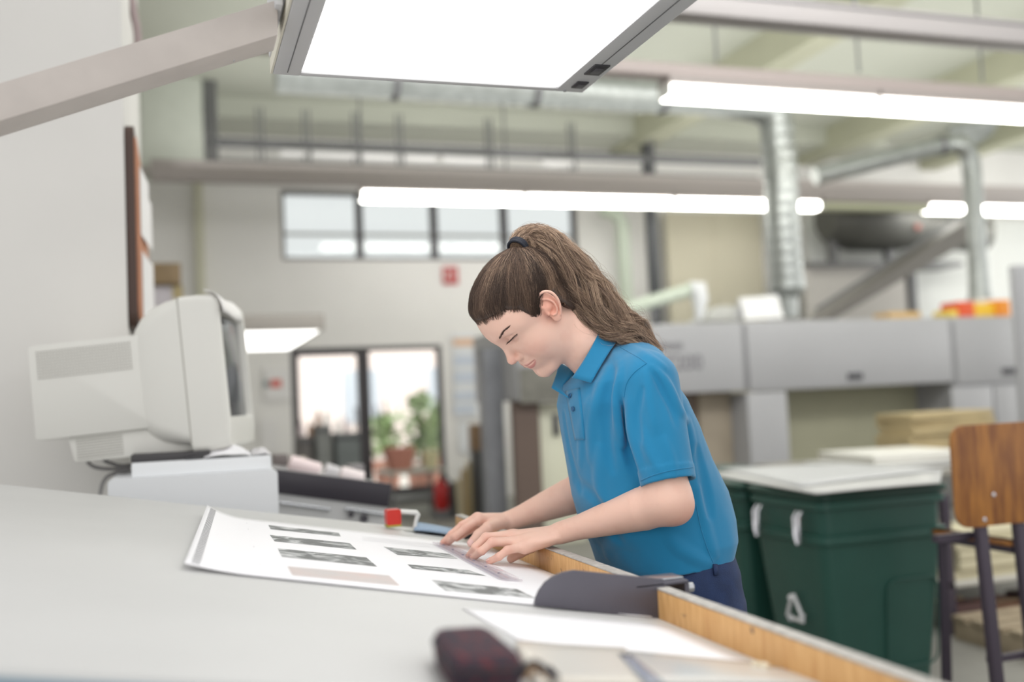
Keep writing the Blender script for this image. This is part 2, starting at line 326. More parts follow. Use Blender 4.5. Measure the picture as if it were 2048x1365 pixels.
p0, p1 = ay(1650, 650, 10.7), ay(1960, 470, 10.7); d = (p1 - p0); u = np.array([-d[2], 0, d[0]]) / np.linalg.norm(d)
MB().prism([p0, p1, p1 + u * 0.26, p0 + u * 0.10], (0, 0.4, 0)).build('belt', mat('belt_grey', (128, 124, 120), 0.6), st)
MB().prism([p0 + u * 0.2, p1 + u * 0.34, p1 + u * 0.38, p0 + u * 0.24], (0, 0.04, 0)).build('rail', greyd, st); q_ = p0 + d * 0.6; MB().box((q_[0] - 0.05, 10.85, 0), (q_[0] + 0.05, 10.95, q_[2] + 0.05)).build('leg', greyd, st)
wp = MB().box((ay(1620, 600, 12.8)[0], 12.75, 0), (17, 12.8, ay(1900, 440, 12.8)[2]), 0.01).build('light_panel_wall', mat('white_cladding', (236, 238, 236), 0.7)); struct(wp); wp.name = 'wall_cladding'
wp = MB().box((ay(1335, 500, 12.7)[0], 12.7, 0), (ay(1525, 500, 12.7)[0], 12.76, ay(1400, 425, 12.7)[2]), 0.01).box((ay(1430, 500, 12.7)[0] - 0.02, 12.69, 0), (ay(1430, 500, 12.7)[0] + 0.02, 12.7, ay(1400, 425, 12.7)[2])).build('sliding_door', warm); tag(wp, 'cream sliding door on the far wall behind the machine', 'sliding door')
# ------- far wall details
def flat(name, px0, py0, px1, py1, Y, m, label=None, cat=None, th=0.02, parent=None, group=None):
    a, b = ay(px0, py0, Y), ay(px1, py1, Y); o = MB().box((a[0], Y - th, b[2]), (b[0], Y, a[2])).build(name, m, parent)
    if label: tag(o, label, cat, group)
    return o
def text(s, loc, size, m, name, parent, rot=(math.pi / 2, 0, 0), align='CENTER'):
    cu = bpy.data.curves.new(name, 'FONT'); cu.body = s; cu.size = size; cu.align_x = align; cu.align_y = 'CENTER'; cu.extrude = 0.001
    tmp = bpy.data.objects.new('t', cu); me = bpy.data.meshes.new_from_object(tmp); bpy.data.objects.remove(tmp); bpy.data.curves.remove(cu); me.materials.append(m)
    o = bpy.data.objects.new(name, me); COL.objects.link(o); o.parent = parent
    o.location = Vector(loc) - (Vector(parent_world(parent)) if parent else Vector()); o.rotation_euler = rot; return o
sg = thing('wall_sign', 'small square red sign with a white figure under the far windows', 'sign', ay(900, 551, 12.98))
flat('plate', 884, 534, 916, 569, 12.99, mat('sign_red', (186, 54, 58), 0.5), parent=sg)
text('21', ay(900, 551, 12.96), 0.20, mat('sign_white', (235, 225, 222), 0.5), 'lettering', sg)
ps = thing('poster', 'tall white poster with an orange heading right of the glass door', 'poster', ay(925, 760, 12.98))
flat('sheet', 903, 668, 955, 835, 12.99, mat('poster_white', (228, 230, 234), 0.6), parent=ps)
flat('heading_strip', 906, 678, 950, 692, 12.965, mat('orange_print', (232, 196, 168), 0.6), parent=ps, th=0.003)
for k, (a_, b_) in enumerate(((712, 730), (745, 765), (785, 800), (812, 826))): flat('text_block', 908, a_, 950, b_, 12.965, mat('blue_grey_print', (206, 214, 228), 0.6), parent=ps, th=0.003)
nt = thing('wall_notice', 'white notices with a red mark left of the glass door', 'notice', ay(548, 760, 12.98))
flat('sheet', 528, 738, 580, 800, 12.99, mat('notice_white', (232, 230, 230), 0.6), parent=nt); flat('red_mark', 541, 760, 563, 775, 12.965, mat('red_print', (222, 120, 112), 0.6), parent=nt, th=0.003)
flat('grey_mark', 527, 762, 540, 774, 12.965, mat('grey_print', (150, 160, 160), 0.6), parent=nt, th=0.003)
flat('wall_notice', 520, 840, 556, 905, 12.99, mat('notice_white', (232, 230, 230), 0.6), 'plain white notice below the one with the red mark', 'notice')
flat('wall_notice', 915, 845, 940, 905, 12.99, mat('poster_white', (228, 230, 234), 0.6), 'small white notice under the tall poster', 'notice')
# shelf box and papers near the near wall corner
sb_ = thing('wall_cupboard', 'small brown wooden box fixed high on the wall behind the monitor', 'cupboard', ay(335, 560, 7.5))
a, b = ay(303, 526, 7.5), ay(362, 568, 7.5); MB().box((a[0], 7.5, b[2]), (b[0], 7.75, a[2]), 0.005).build('box', mat('brown_board', (150, 128, 98), 0.7, var=0.2), sb_)
MB().box((a[0] - 0.1, 7.62, b[2] - 0.01), (a[0], 7.7, a[2])).build('bracket', greyd, sb_)
a, b = ay(308, 570, 7.5), ay(345, 612, 7.5); pp = MB().box((a[0], 7.55, b[2]), (b[0], 7.56, a[2])).build('hanging_paper', mat('lilac_paper', (200, 194, 200), 0.7)); tag(pp, 'pale lilac paper hanging under the brown wall box', 'paper')
a, b = ay(345, 570, 7.5), ay(366, 596, 7.5); pp = MB().box((a[0], 7.54, b[2]), (b[0], 7.57, a[2])).build('hanging_tag', mat('ochre_card', (176, 160, 120), 0.7)); tag(pp, 'ochre card hanging under the brown wall box', 'card')
bk = MB().box((ay(300, 500, 7.76)[0] - 1.2, 7.76, 0), (ay(372, 500, 7.76)[0], 7.86, ay(330, 520, 7.76)[2]), 0.01).build('partition', wallb) if False else None
# notice board on the flank of the near wall
wx = ay(250, 400, 3.45)[0]
nb = thing('notice_board', 'cork notice board with dark rim seen edge-on beside the near wall', 'notice board', (wx, 4.1, 1.9))
zt, zb = ay(258, 250, 3.5)[2], ay(262, 655, 3.5)[2]
MB().rounded(wx + 0.002, wx + 0.030, 3.47, 4.75, zb, zt, 0.05, 'x', 4).build('rim', mat('dark_brown_rim', (72, 52, 44), 0.5), nb)
MB().rounded(wx + 0.030, wx + 0.036, 3.50, 4.72, zb + 0.03, zt - 0.03, 0.04, 'x', 4).build('cork', mat('cork', (196, 136, 104), 0.8, var=0.15), nb)
for k, (y0, y1, z0_, z1_) in enumerate(((3.75, 4.1, 1.95, 2.2), (4.15, 4.5, 2.0, 2.2), (3.8, 4.2, 1.66, 1.9), (4.3, 4.6, 1.65, 1.95))):
    o = MB().grid([[(wx + 0.038 + 0.02 * v, y0 + (y1 - y0) * v, z1_ + (z0_ - z1_) * u + 0.01 * v) for v in (0, .5, 1)] for u in (0, .5, 1)]).build('pinned_paper', mat('notice_white', (232, 230, 230), 0.6)); tag(o, ['white paper pinned on the cork board, high near its front edge', 'white paper pinned on the cork board, high at its far end', 'white paper pinned on the cork board, low near its front edge', 'white paper pinned on the cork board, low at its far end'][k], 'paper', 'papers pinned on the cork board')
cb = MB().tube(spline(np.array([ay(262, -10, 4.2), ay(268, 30, 4.2), ay(274, 60, 4.2), ay(276, 90, 4.2)]), np.linspace(0, 1, 14)), 0.016).build('hanging_cable', mat('mauve_cable', (150, 134, 134), 0.6)); tag(cb, 'mauve cable hanging down beside the near wall corner', 'cable')
# ------- outside, seen through the door and the windows
fc = thing('building', 'pale pink building across the yard, seen through the glass door', 'building', (3, 24, 0))
MB().box((-4, 24, 0), (16, 26, 3.0)).build('facade', mat('pink_render', (240, 224, 218), 0.8), fc)
for k in range(7):
    x = -2.6 + k * 2.1; MB().box((x, 23.95, 0.9), (x + 0.9, 24.0, 2.2)).build('window', mat('blue_grey_glazing', (190, 196, 205), 0.3), fc)
def leafy(cx, cy, z0, z1, r, n, seed):
    g = np.random.default_rng(seed); V = []; F = []
    for i in range(n):
        c = np.array([cx, cy, 0]) + np.array([g.normal(0, r / 2), g.normal(0, r / 2), z0 + (z1 - z0) * g.random()]); a = g.normal(0, 1, 3); a /= np.linalg.norm(a); b = np.cross(a, g.normal(0, 1, 3)); b /= np.linalg.norm(b); s = 0.07
        V += [c - a * s * 1.6, c - b * s * .6, c + a * s * 1.6, c + b * s * .6]; F.append([4 * i, 4 * i + 1, 4 * i + 2, 4 * i + 3])
    return V, F
leafm = mat('leaf_green', (150, 172, 120), 0.6, var=0.3, scale=6)
for k, (px, Y, z1_, lab) in enumerate(((838, 14.0, 1.7, 'green leafy shrub outside behind the right door leaf'), (770, 15.3, 1.4, 'pale shrub outside near the door centre post'), (870, 16.6, 1.5, 'bushy shrub outside at the right door edge'))):
    c = ay(px, 800, Y); t = thing('potted_shrub', lab, 'shrub', (c[0], Y, 0)); V, F = leafy(c[0], Y, 0.55, z1_ - 0.25, 0.24, 150, k); o = mesh_np('foliage', V, F, leafm, t, smooth=False); o['kind'] = 'stuff'
    MB().tube([(c[0], Y, 0.4), (c[0] + 0.03, Y, 0.9), (c[0], Y, 1.4)], [0.03, 0.025, 0.015]).build('stem', mat('bark', (110, 92, 74), 0.8), t)
    MB().tube([(c[0], Y, -0.03), (c[0], Y, 0.42), (c[0], Y, 0.45)], [0.16, 0.23, 0.25], 20).build('pot', mat('terracotta', (196, 140, 122), 0.7), t)
# ---------------------------------------------------------------- the long grey machine across the hall
MY = 8.2; mz1 = ay(1290, 646, MY)[2]; mzb = ay(1490, 782, MY)[2]; X = lambda px, py=700, Y=MY: ay(px, py, Y)[0]
mc = thing('press_machine', 'long grey paper machine with hinged covers across the hall', 'machine', (5.5, MY, 0))
MB().box((X(1030), MY + 0.03, mzb), (X(1490), MY + 1.3, mz1 - 0.01), 0.02).box((X(1492), MY + 0.03, mzb), (X(1905), MY + 1.3, mz1), 0.02).box((X(1908), MY + 0.03, 0), (X(2200), MY + 1.3, mz1), 0.02).build('body', greym, mc)
for k, (a, b, zz) in enumerate(((1032, 1487, mzb), (1495, 1903, mzb - 0.01), (1911, 2034, ay(1950, 768, MY)[2]))):
    o = MB().box((X(a), MY, zz), (X(b), MY + 0.03, mz1 - 0.02), 0.012).build('cover', greym, mc)
    if k: 
        hx = (1710, 2018)[k - 1]; hz = ay(hx, (753, 743)[k - 1], MY); MB().box((hz[0] - 0.09, MY - 0.012, hz[2] - 0.035), (hz[0] + 0.09, MY, hz[2] + 0.035), 0.01).build('handle', mat('charcoal_plastic', (76, 76, 80), 0.5), o)
    else:
        text('SERIES', ay(1340, 694, MY - 0.005), 0.10, mat('lettering_grey', (120, 118, 124), 0.5), 'lettering', o); text('7200', ay(1368, 727, MY - 0.005), 0.20, mat('lettering_grey', (120, 118, 124), 0.5), 'lettering', o)
MB().box((X(1498, 850), MY, 0), (X(1577, 850), MY + 1.2, mzb - 0.02), 0.01).build('leg_panel', greym, mc)
MB().box((X(1577, 850), MY + 0.5, 0), (X(1905, 850), MY + 0.55, mzb - 0.01)).build('recess_panel', mat('olive_grey_panel', (172, 170, 146), 0.7, var=0.05), mc)
MB().box((X(1908, 850), MY, 0), (X(1990, 850), MY + 0.03, ay(1950, 774, MY)[2]), 0.01).build('cover', greym, mc); MB().box((X(1994, 850), MY, 0), (X(2036, 850), MY + 0.03, ay(1950, 774, MY)[2]), 0.01).build('cover', greym, mc)
MB().box((X(1378, 850), MY + 0.35, 0), (X(1432, 850), MY + 0.4, mzb)).build('side_plate', mat('taupe_steel', (128, 114, 104), 0.6), mc)
MB().box((X(1432, 850), MY + 0.30, 0), (X(1497, 850), MY + 0.35, mzb)).build('side_plate', mat('tan_plate', (176, 164, 146), 0.6, var=0.15, scale=3), mc)
MB().box((X(1036, 850), MY + 0.1, 0), (X(1087, 850), MY + 0.2, mzb)).build('side_plate', mat('brown_steel', (104, 88, 80), 0.6), mc)
MB().box((X(1000, 850), MY + 0.4, 0), (X(1037, 850), MY + 0.6, ay(1020, 690, MY)[2])).build('end_column', mat('slate_column', (150, 152, 158), 0.5, 0.2, var=0.2, scale=5), mc)
MB().box((X(1036), MY - 0.01, mzb - 0.02), (X(1120), MY, ay(1080, 735, MY)[2])).build('gauge_panel', mat('gauge_grey', (128, 126, 118), 0.6, var=0.3, scale=9), mc)
cbn = thing('cabinet', 'cream metal cabinet with a dark handle standing at the end of the machine', 'cabinet', (X(1105, 850), MY + 0.1, 0))
MB().box((X(1089, 850), MY + 0.2, 0), (X(1180, 850), MY + 0.7, mzb - 0.03), 0.01).build('body', mat('cream_steel', (214, 214, 194), 0.5), cbn)
dd = MB().box((X(1092, 850), MY + 0.18, 0.05), (X(1132, 850), MY + 0.2, mzb - 0.06), 0.005).build('door', mat('cream_steel', (214, 214, 194), 0.5), cbn); hz = ay(1112, 850, MY + 0.17); MB().box((hz[0] - 0.03, MY + 0.15, hz[2] - 0.1), (hz[0] + 0.03, MY + 0.18, hz[2] + 0.1), 0.008).build('handle', mat('charcoal_plastic', (76, 76, 80), 0.5), dd)
# on top of the machine
a, b, c, d = ay(1478, 596, MY + 0.10), ay(1556, 590, MY + 0.10), ay(1568, 636, MY + 0.06), ay(1490, 640, MY + 0.06)
o = MB().prism([a, b, c, d], (0, 0.012, 0)).prism([a, b, b + np.array([0.0, 0.10, -0.20]), a + np.array([0.0, 0.10, -0.20])], (0, 0.012, 0)).build('document_stand', mat('stand_white', (240, 240, 240), 0.5)); tag(o, 'white folded board standing on the machine beside the duct', 'board')
a, b, c = ay(1410, 643, MY + 0.55), ay(1480, 612, MY + 0.55), ay(1486, 643, MY + 0.55)
o = MB().prism([a, ay(1440, 612, MY + 0.55), b, c], (0, 0.4, 0), 0.01).build('cowl', mat('cowl_grey', (206, 206, 202), 0.5)); tag(o, 'low sloping grey cowl on the machine top', 'cowl')
tp = thing('feed_tube', 'pale green tube with a white end sloping over the machine', 'tube', ay(1260, 620, MY + 0.3))
MB().cyl(ay(1240, 622, MY + 0.35), ay(1388, 578, MY + 0.35), 0.065).build('barrel', mat('pale_green_tube', (214, 224, 208), 0.4), tp)
e = ay(1395, 590, MY + 0.3); MB().tube([ay(1380, 580, MY + 0.35), ay(1396, 580, MY + 0.33), ay(1400, 600, MY + 0.3), ay(1398, 640, MY + 0.3)], [0.085, 0.10, 0.08, 0.03], 18).build('end_fitting', mat('white_fitting', (236, 238, 240), 0.3), tp)
MB().cyl(ay(1305, 605, MY + 0.35), ay(1307, 645, MY + 0.35), 0.03).build('support', greyd, tp)
boxes = [((1915, 600), (1950, 632), 0.1, (226, 92, 50), 'orange carton on the machine top under the slim duct'), ((1945, 604), (1998, 632), 0.15, (240, 196, 60), 'yellow carton between the two orange ones on the machine'), ((1996, 598), (2022, 632), 0.1, (238, 150, 50), 'amber carton at the right end of the machine top'), ((1962, 590), (1990, 606), 0.25, (232, 224, 220), 'small white carton lying on the yellow one'), ((1900, 618), (1916, 633), 0.05, (236, 206, 90), 'low yellow packet at the left of the cartons'), ((1778, 620), (1842, 634), 0.2, (206, 170, 112), 'flat tan carton on the machine left of the bright cartons')]
for (p0, p1, dy, col, lab) in boxes:
    a, b = ay(*p0, MY + dy), ay(*p1, MY + dy); t = thing('carton', lab, 'carton', ((a[0] + b[0]) / 2, MY + dy, mz1), 'cartons on the machine')
    z1_ = max(a[2] - b[2], 0.03) ; zb = mz1 if 'white' not in lab else mz1 + 0.118
    MB().box((a[0], MY + dy, zb), (b[0], MY + dy + 0.25, zb + z1_ * 0.96), 0.004).build('box', mat('carton_%d_%d' % p0, col, 0.6), t); MB().box((a[0] + 0.01, MY + dy + 0.10, zb + z1_ * 0.96), (b[0] - 0.01, MY + dy + 0.14, zb + z1_ * 0.96 + 0.002)).build('tape', mat('carton_tape', (226, 200, 160), 0.4), t)
nr = thing('control_cabinet', 'tall light grey cabinet cut by the right edge of the picture', 'cabinet', (ay(2060, 700, 6.2)[0], 6.2, 0))
a = ay(2026, 530, 6.2); MB().box((a[0], 6.2, 0), (a[0] + 0.8, 6.26, a[2]), 0.02).build('body', greym, nr); MB().box((a[0] + 0.03, 6.185, 0.1), (a[0] + 0.75, 6.2, a[2] - 0.05), 0.006).build('door', greym, nr)
# ---------------------------------------------------------------- things between the door and the machine
def simple_box(name, label, cat, px0, py0, px1, py1, Y, depth, m, z0=None, bev=0.01, group=None, extra=None):
    a, b = ay(px0, py0, Y), ay(px1, py1, Y); o = MB().box((a[0], Y, b[2] if z0 is None else z0), (b[0], Y + depth, a[2]), bev).build(name, m)
    return tag(o, label, cat, group)
bn = thing('waste_bin', 'dark charcoal bin by the far wall with a carton on top', 'bin', (ay(980, 950, 10.5)[0], 10.7, 0))
a, b = ay(955, 902, 10.5), ay(1003, 902, 10.5); MB().rounded(a[0], b[0], 10.5, 10.85, 0, a[2] - 0.03, 0.06).build('body', mat('charcoal_bin', (62, 64, 66), 0.5), bn); MB().rounded(a[0] - 0.01, b[0] + 0.01, 10.49, 10.86, a[2] - 0.03, a[2], 0.06).build('rim', mat('charcoal_plastic', (76, 76, 80), 0.5), bn)
a, b = ay(952, 850, 10.5), ay(998, 903, 10.5)
cr = thing('carton', 'brown cardboard carton sitting on the charcoal bin', 'carton', (a[0], 10.5, b[2])); MB().box((a[0], 10.52, b[2] + 0.002), (b[0], 10.82, a[2]), 0.005).build('box', mat('cardboard', (150, 122, 94), 0.8, var=0.1), cr)
MB().box((a[0] + 0.01, 10.66, a[2]), (b[0] - 0.01, 10.69, a[2] + 0.002)).build('tape', mat('carton_tape', (226, 200, 160), 0.4), cr)
q = np.array([b[0] + 0.06, 10.62, ay(1001, 885, 10.5)[2]]); o = MB().tube([q + np.array([0, 0, -0.09]), q + np.array([0, 0, -0.05]), q, q + np.array([0, 0, 0.06]), q + np.array([0, 0, 0.09])], [0.02, 0.06, 0.075, 0.05, 0.015], 16).build('plastic_bag', mat('pinkish_white_bag', (236, 220, 224), 0.3)); tag(o, 'small pinkish white bag hanging beside the brown carton', 'bag')
fe = thing('fire_extinguisher', 'red fire extinguisher standing right of the glass door', 'fire extinguisher', (ay(883, 990, 11.0)[0], 11.0, 0)); c = ay(883, 990, 11.0)
z1_ = ay(883, 958, 11.0)[2]; MB().tube([(c[0], 11, 0.1), (c[0], 11, 0.14), (c[0], 11, z1_ - 0.08), (c[0], 11, z1_)], [0.06, 0.085, 0.085, 0.03], 18).build('cylinder', mat('extinguisher_red', (176, 30, 30), 0.35), fe)
MB().box((c[0] - 0.02, 10.95, z1_), (c[0] + 0.06, 11.02, z1_ + 0.05), 0.005).build('valve', mat('charcoal_plastic', (76, 76, 80), 0.5), fe); MB().tube([(c[0] + 0.05, 10.95, z1_ + 0.02), (c[0] + 0.12, 10.95, z1_ - 0.1), (c[0] + 0.1, 10.95, 0.3)], 0.012).build('hose', mat('charcoal_plastic', (76, 76, 80), 0.5), fe); MB().box((c[0] - 0.09, 10.91, 0), (c[0] + 0.09, 11.09, 0.1), 0.01).build('stand', greyd, fe)
o = simple_box('black_canister', 'black canister close right of the red extinguisher', 'canister', 902, 965, 916, 1015, 11.0, 0.15, mat('charcoal_plastic', (76, 76, 80), 0.5), 0.0, 0.03)
for k, (a_, b_, y_, c_, lab) in enumerate(((936, 947, 925, (206, 186, 142), 'tall raw plywood offcut leaning by the charcoal bin'), (925, 935, 940, (190, 164, 120), 'shorter brown offcut beside the tall plywood one'), (914, 924, 960, (216, 204, 170), 'shortest pale board at the left of the offcuts'))):
    p0, p1 = ay(a_, y_, 10.9), ay(b_, y_, 10.9); o = MB().prism([(p0[0], 10.88, 0), (p1[0], 10.88, 0), (p1[0], 10.96, p1[2]), (p0[0], 10.96, p0[2])], (0, 0.03, 0)).build('wood_offcut', mat('offcut_%d' % k, c_, 0.8, var=0.15, scale=20, stretch=(6, 6, 1))); tag(o, lab, 'board', 'offcuts leaning beside the bin')
# benches and planters in front of the glass door
bt = thing('work_table', 'low steel work table in front of the right door leaf', 'table', (ay(850, 960, 11.3)[0], 11.4, 0)); a, b = ay(775, 945, 11.2), ay(895, 945, 11.2)
MB().box((a[0], 11.2, a[2] - 0.04), (b[0], 11.9, a[2]), 0.006).build('table_top', mat('pale_steel', (176, 180, 172), 0.4, 0.3), bt)
for x in (a[0] + 0.05, b[0] - 0.05):
    for y in (11.25, 11.85): MB().box((x - 0.02, y - 0.02, 0), (x + 0.02, y + 0.02, a[2] - 0.04)).build('leg', greyd, bt)
MB().box((a[0] + 0.07, 11.27, 0.2), (b[0] - 0.07, 11.83, 0.23)).build('shelf', greyd, bt)
tz = a[2]
for k, (px, r, h, col, lab) in enumerate(((800, 0.19, 0.26, (192, 132, 116), 'wide terracotta bowl on the low steel table'), (862, 0.10, 0.2, (214, 208, 170), 'cream jar on the low steel table'))):
    x = ay(px, 930, 11.5)[0]; MB().tube([(x, 11.5, tz), (x, 11.5, tz + h * 0.6), (x, 11.5, tz + h)], [r * 0.7, r * 0.95, r], 20).build
    o = MB().tube([(x, 11.5, tz), (x, 11.5, tz + h * 0.6), (x, 11.5, tz + h)], [r * 0.7, r * 0.95, r], 20).build(('bowl', 'jar')[k], mat('pot_%d' % k, col, 0.6)); tag(o, lab, ('bowl', 'jar')[k])
for k, (px0, px1, py, lab, col) in enumerate(((598, 630, 875, 'dark crate stacked left in front of the glass door', (96, 92, 90)), (632, 668, 852, 'grey crate with bottles behind the left door leaf', (122, 124, 122)), (672, 726, 868, 'tall slate container by the door centre post', (110, 116, 116)))):
    p0, p1 = ay(px0, py, 11.3 + 0.0 * k), ay(px1 - 6, py, 11.3); t = thing('crate', lab, 'crate', (p0[0], 11.3, 0), 'crates by the glass door')
    MB().box((p0[0], 11.3, 0), (p1[0], 11.8, p0[2]), 0.015).build('box', mat('crate_%d' % k, col, 0.6, var=0.2, scale=8), t); MB().box((p0[0] - 0.005, 11.29, p0[2] - 0.07), (p1[0] + 0.005, 11.81, p0[2] - 0.03), 0.01).build('rim', mat('charcoal_plastic', (76, 76, 80), 0.5), t)
    for j in range(2):
        x = p0[0] + 0.045 + 0.10 * j; o = MB().tube([(x, 11.45, p0[2]), (x, 11.45, p0[2] + 0.10), (x, 11.45, p0[2] + 0.14), (x, 11.45, p0[2] + 0.19)], [0.035, 0.035, 0.014, 0.014], 12).build('bottle', mat('bottle_%d' % ((k + j) % 3), [(210, 196, 198), (150, 120, 96), (230, 228, 226)][(k + j) % 3], 0.2)); tag(o, '%s bottle standing %s on the %s' % (['pinkish', 'brown', 'white'][(k + j) % 3], ['left', 'right'][j], ['dark crate by the glass door', 'grey crate by the glass door', 'slate container by the glass door'][k]), 'bottle', 'bottles on the crates')
# distant twin of the overhead lamp
fh = thing('overhead_lamp', 'distant overhead lamp box glowing behind the monitor', 'lamp', (1.2, 9.2, 1.98))
p0, p1 = ay(400, 656, 8.1), ay(650, 660, 8.1); zl = p1[2]
MB().box((p0[0], 8.1, zl), (p1[0], 10.6, zl + 0.13), 0.01).build('housing', mat('lamp_housing_grey', (178, 172, 166), 0.5), fh); MB().box((p0[0] + 0.04, 8.16, zl - 0.004), (p1[0] - 0.04, 10.54, zl)).build('light_panel', emit('panel_light', (255, 254, 250), 3.0), fh)
MB().box((p0[0] - 0.9, 9.2, zl + 0.02), (p0[0], 9.28, zl + 0.10)).box((p0[0] - 0.98, 9.2, 0), (p0[0] - 0.9, 9.28, zl + 0.10)).build('arm', greyd, fh)
# ---------------------------------------------------------------- the inclined desk
deskm = mat('desk_laminate', (204, 204, 203), 0.45, var=0.05, scale=3, bump=0.04)
NY, FY, LXX = 0.874, 2.60, -0.62
ds = thing('viewing_desk', 'large inclined white desk surface in the foreground', 'desk', (0.1, 1.7, 0))
P = lambda x, y, dz=0.0: (x, y, tabz(x) + dz)
MB().prism([P(LXX, NY), P(LX, NY), P(LX, NY, -0.03), P(LXX, NY, -0.03)], (0, FY - NY, 0), 0.002).build('desk_top', deskm, ds)
MB().prism([P(LXX, NY - 0.004, -0.006), P(LX, NY - 0.004, -0.006), P(LX, NY - 0.004, -0.034), P(LXX, NY - 0.004, -0.034)], (0, 0.006, 0)).build('edge_band', mat('blue_grey_edge', (108, 138, 156), 0.5), ds)
MB().prism([P(LXX + 0.05, NY + 0.05, -0.032), P(LX - 0.04, NY + 0.05, -0.032), (LX - 0.04, NY + 0.05, 0.08), (LXX + 0.05, NY + 0.05, 0.08)], (0, FY - NY - 0.1, 0)).build('cabinet_body', mat('desk_body_grey', (170, 174, 178), 0.5), ds)
MB().box((LXX + 0.09, NY + 0.09, 0), (LX - 0.08, FY - 0.09, 0.08)).build('plinth', greyd, ds)
woodm = bpy.data.materials.new('orange_birch_ledge'); woodm.use_nodes = True; nt_ = woodm.node_tree; b_ = nt_.nodes['Principled BSDF']; b_.inputs['Roughness'].default_value = 0.45
tc = nt_.nodes.new('ShaderNodeTexCoord'); mp = nt_.nodes.new('ShaderNodeMapping'); mp.inputs['Scale'].default_value = (4, 20, 3); nt_.links.new(tc.outputs['Object'], mp.inputs[0])
n1 = nt_.nodes.new('ShaderNodeTexNoise'); n1.inputs['Scale'].default_value = 5; n1.inputs['Detail'].default_value = 8; nt_.links.new(mp.outputs[0], n1.inputs['Vector'])
r1 = nt_.nodes.new('ShaderNodeValToRGB'); r1.color_ramp.elements[0].color = srgb((200, 150, 94)); r1.color_ramp.elements[1].color = srgb((224, 180, 122)); r1.color_ramp.elements[0].position = 0.3; r1.color_ramp.elements[1].position = 0.7; nt_.links.new(n1.outputs['Fac'], r1.inputs[0])
n2 = nt_.nodes.new('ShaderNodeTexNoise'); n2.inputs['Scale'].default_value = 26; n2.inputs['Detail'].default_value = 4; nt_.links.new(tc.outputs['Object'], n2.inputs['Vector'])
r2 = nt_.nodes.new('ShaderNodeValToRGB'); r2.color_ramp.elements[0].position = 0.66; r2.color_ramp.elements[1].position = 0.72; nt_.links.new(n2.outputs['Fac'], r2.inputs[0])
mx = nt_.nodes.new('ShaderNodeMix'); mx.data_type = 'RGBA'; nt_.links.new(r2.outputs[0], mx.inputs[0]); nt_.links.new(r1.outputs[0], mx.inputs[6]); mx.inputs[7].default_value = srgb((112, 88, 70)); nt_.links.new(mx.outputs[2], b_.inputs['Base Color'])
lg = thing('ledge', 'orange wooden ledge along the low edge of the desk, worn white on top', 'ledge', (0.70, 1.7, 0.95))
MB().box((LX, 0.80, 0.90), (LX + 0.020, FY, 0.998), 0.0015).build('board', woodm, lg)
MB().box((LX - 0.0004, 0.80, 0.998), (LX + 0.0204, FY, 1.0015), 0.001).build('top_strip', mat('worn_white_edge', (196, 192, 186), 0.6, var=0.3, scale=60), lg)
MB().box((LX + 0.020, 0.80, 0.90), (LX + 0.034, FY, 0.985), 0.001).build('back_rail', greyd, lg)
# steel end stop straddling the ledge
sp = thing('end_stop', 'dark grey steel end stop with a rounded corner clamped to the ledge', 'end stop', (0.6, 1.41, 0.99)); YB = 1.408
pp = [ay(x, y, YB) for x, y in ((1070, 1212), (1073, 1198), (1080, 1182), (1092, 1166), (1108, 1154), (1128, 1146), (1150, 1142), (1329, 1160), (1329, 1180), (1324, 1243))]
sl = mat('slate_steel', (92, 90, 100), 0.42, 0.25, var=0.08, scale=12)
MB().prism(pp, (0, 0.009, 0), 0.0012).build('plate', sl, sp)
a = ay(1329, 1161, YB); MB().box((a[0] - 0.05, YB, 1.0028), (0.745, YB + 0.06, 1.0085), 0.002).build('flange', sl, sp); MB().box((0.738, YB, 0.93), (0.745, YB + 0.06, 1.0028)).build('back_flange', sl, sp)
MB().box((a[0] - 0.03, YB + 0.012, 1.0085), (0.742, YB + 0.05, 1.012), 0.001).build('spring_plate', mat('bright_steel', (196, 198, 202), 0.25, 0.9), sp); MB().cyl((0.748, YB + 0.03, 0.99), (0.766, YB + 0.03, 0.99), 0.008).build('screw', mat('bright_steel', (196, 198, 202), 0.25, 0.9), sp)
# ---- printed sheet
def sheet_pt(u, v, lift=0.0):
    NL, NR, FL, FR = np.array([0.0, 1.478]), np.array([0.676, 1.402]), np.array([0.052, 2.335]), np.array([0.676, 2.292])
    q = (NL * (1 - u) + NR * u) * (1 - v) + (FL * (1 - u) + FR * u) * v
    e = max(0.0, 1 - u / 0.14); z = tabz(q[0]) + 0.0042 + 0.020 * e ** 2.2 * (0.35 + 0.65 * v) - 0.0018 * min(1, u * 1.2)
    return np.array([q[0], q[1], z + lift])
us = np.r_[np.linspace(0, 0.2, 14), np.linspace(0.24, 1, 16)]
ps_ = thing('printed_sheet', 'large white proof sheet with rows of grey pictures lying on the desk', 'printed sheet', (0.34, 1.87, 1.03))
o = MB().grid([[sheet_pt(u, v) for u in us] for v in np.linspace(0, 1, 14)]).build('paper', mat('proof_paper', (244, 243, 246), 0.55), ps_, smooth=True); s = o.modifiers.new('t', 'SOLIDIFY'); s.thickness = 0.0006; s.offset = -1
o = MB().grid([[sheet_pt(u, v, -0.0022) + np.array([0.004, 0.001, 0]) for u in us[6:]] for v in np.linspace(0, 0.97, 14)]).build('under_sheet', mat('under_sheet_grey', (176, 176, 180), 0.6), ps_, smooth=True); s = o.modifiers.new('t', 'SOLIDIFY'); s.thickness = 0.0008  # grey sheet under the paper, shows as a darker line along its edge
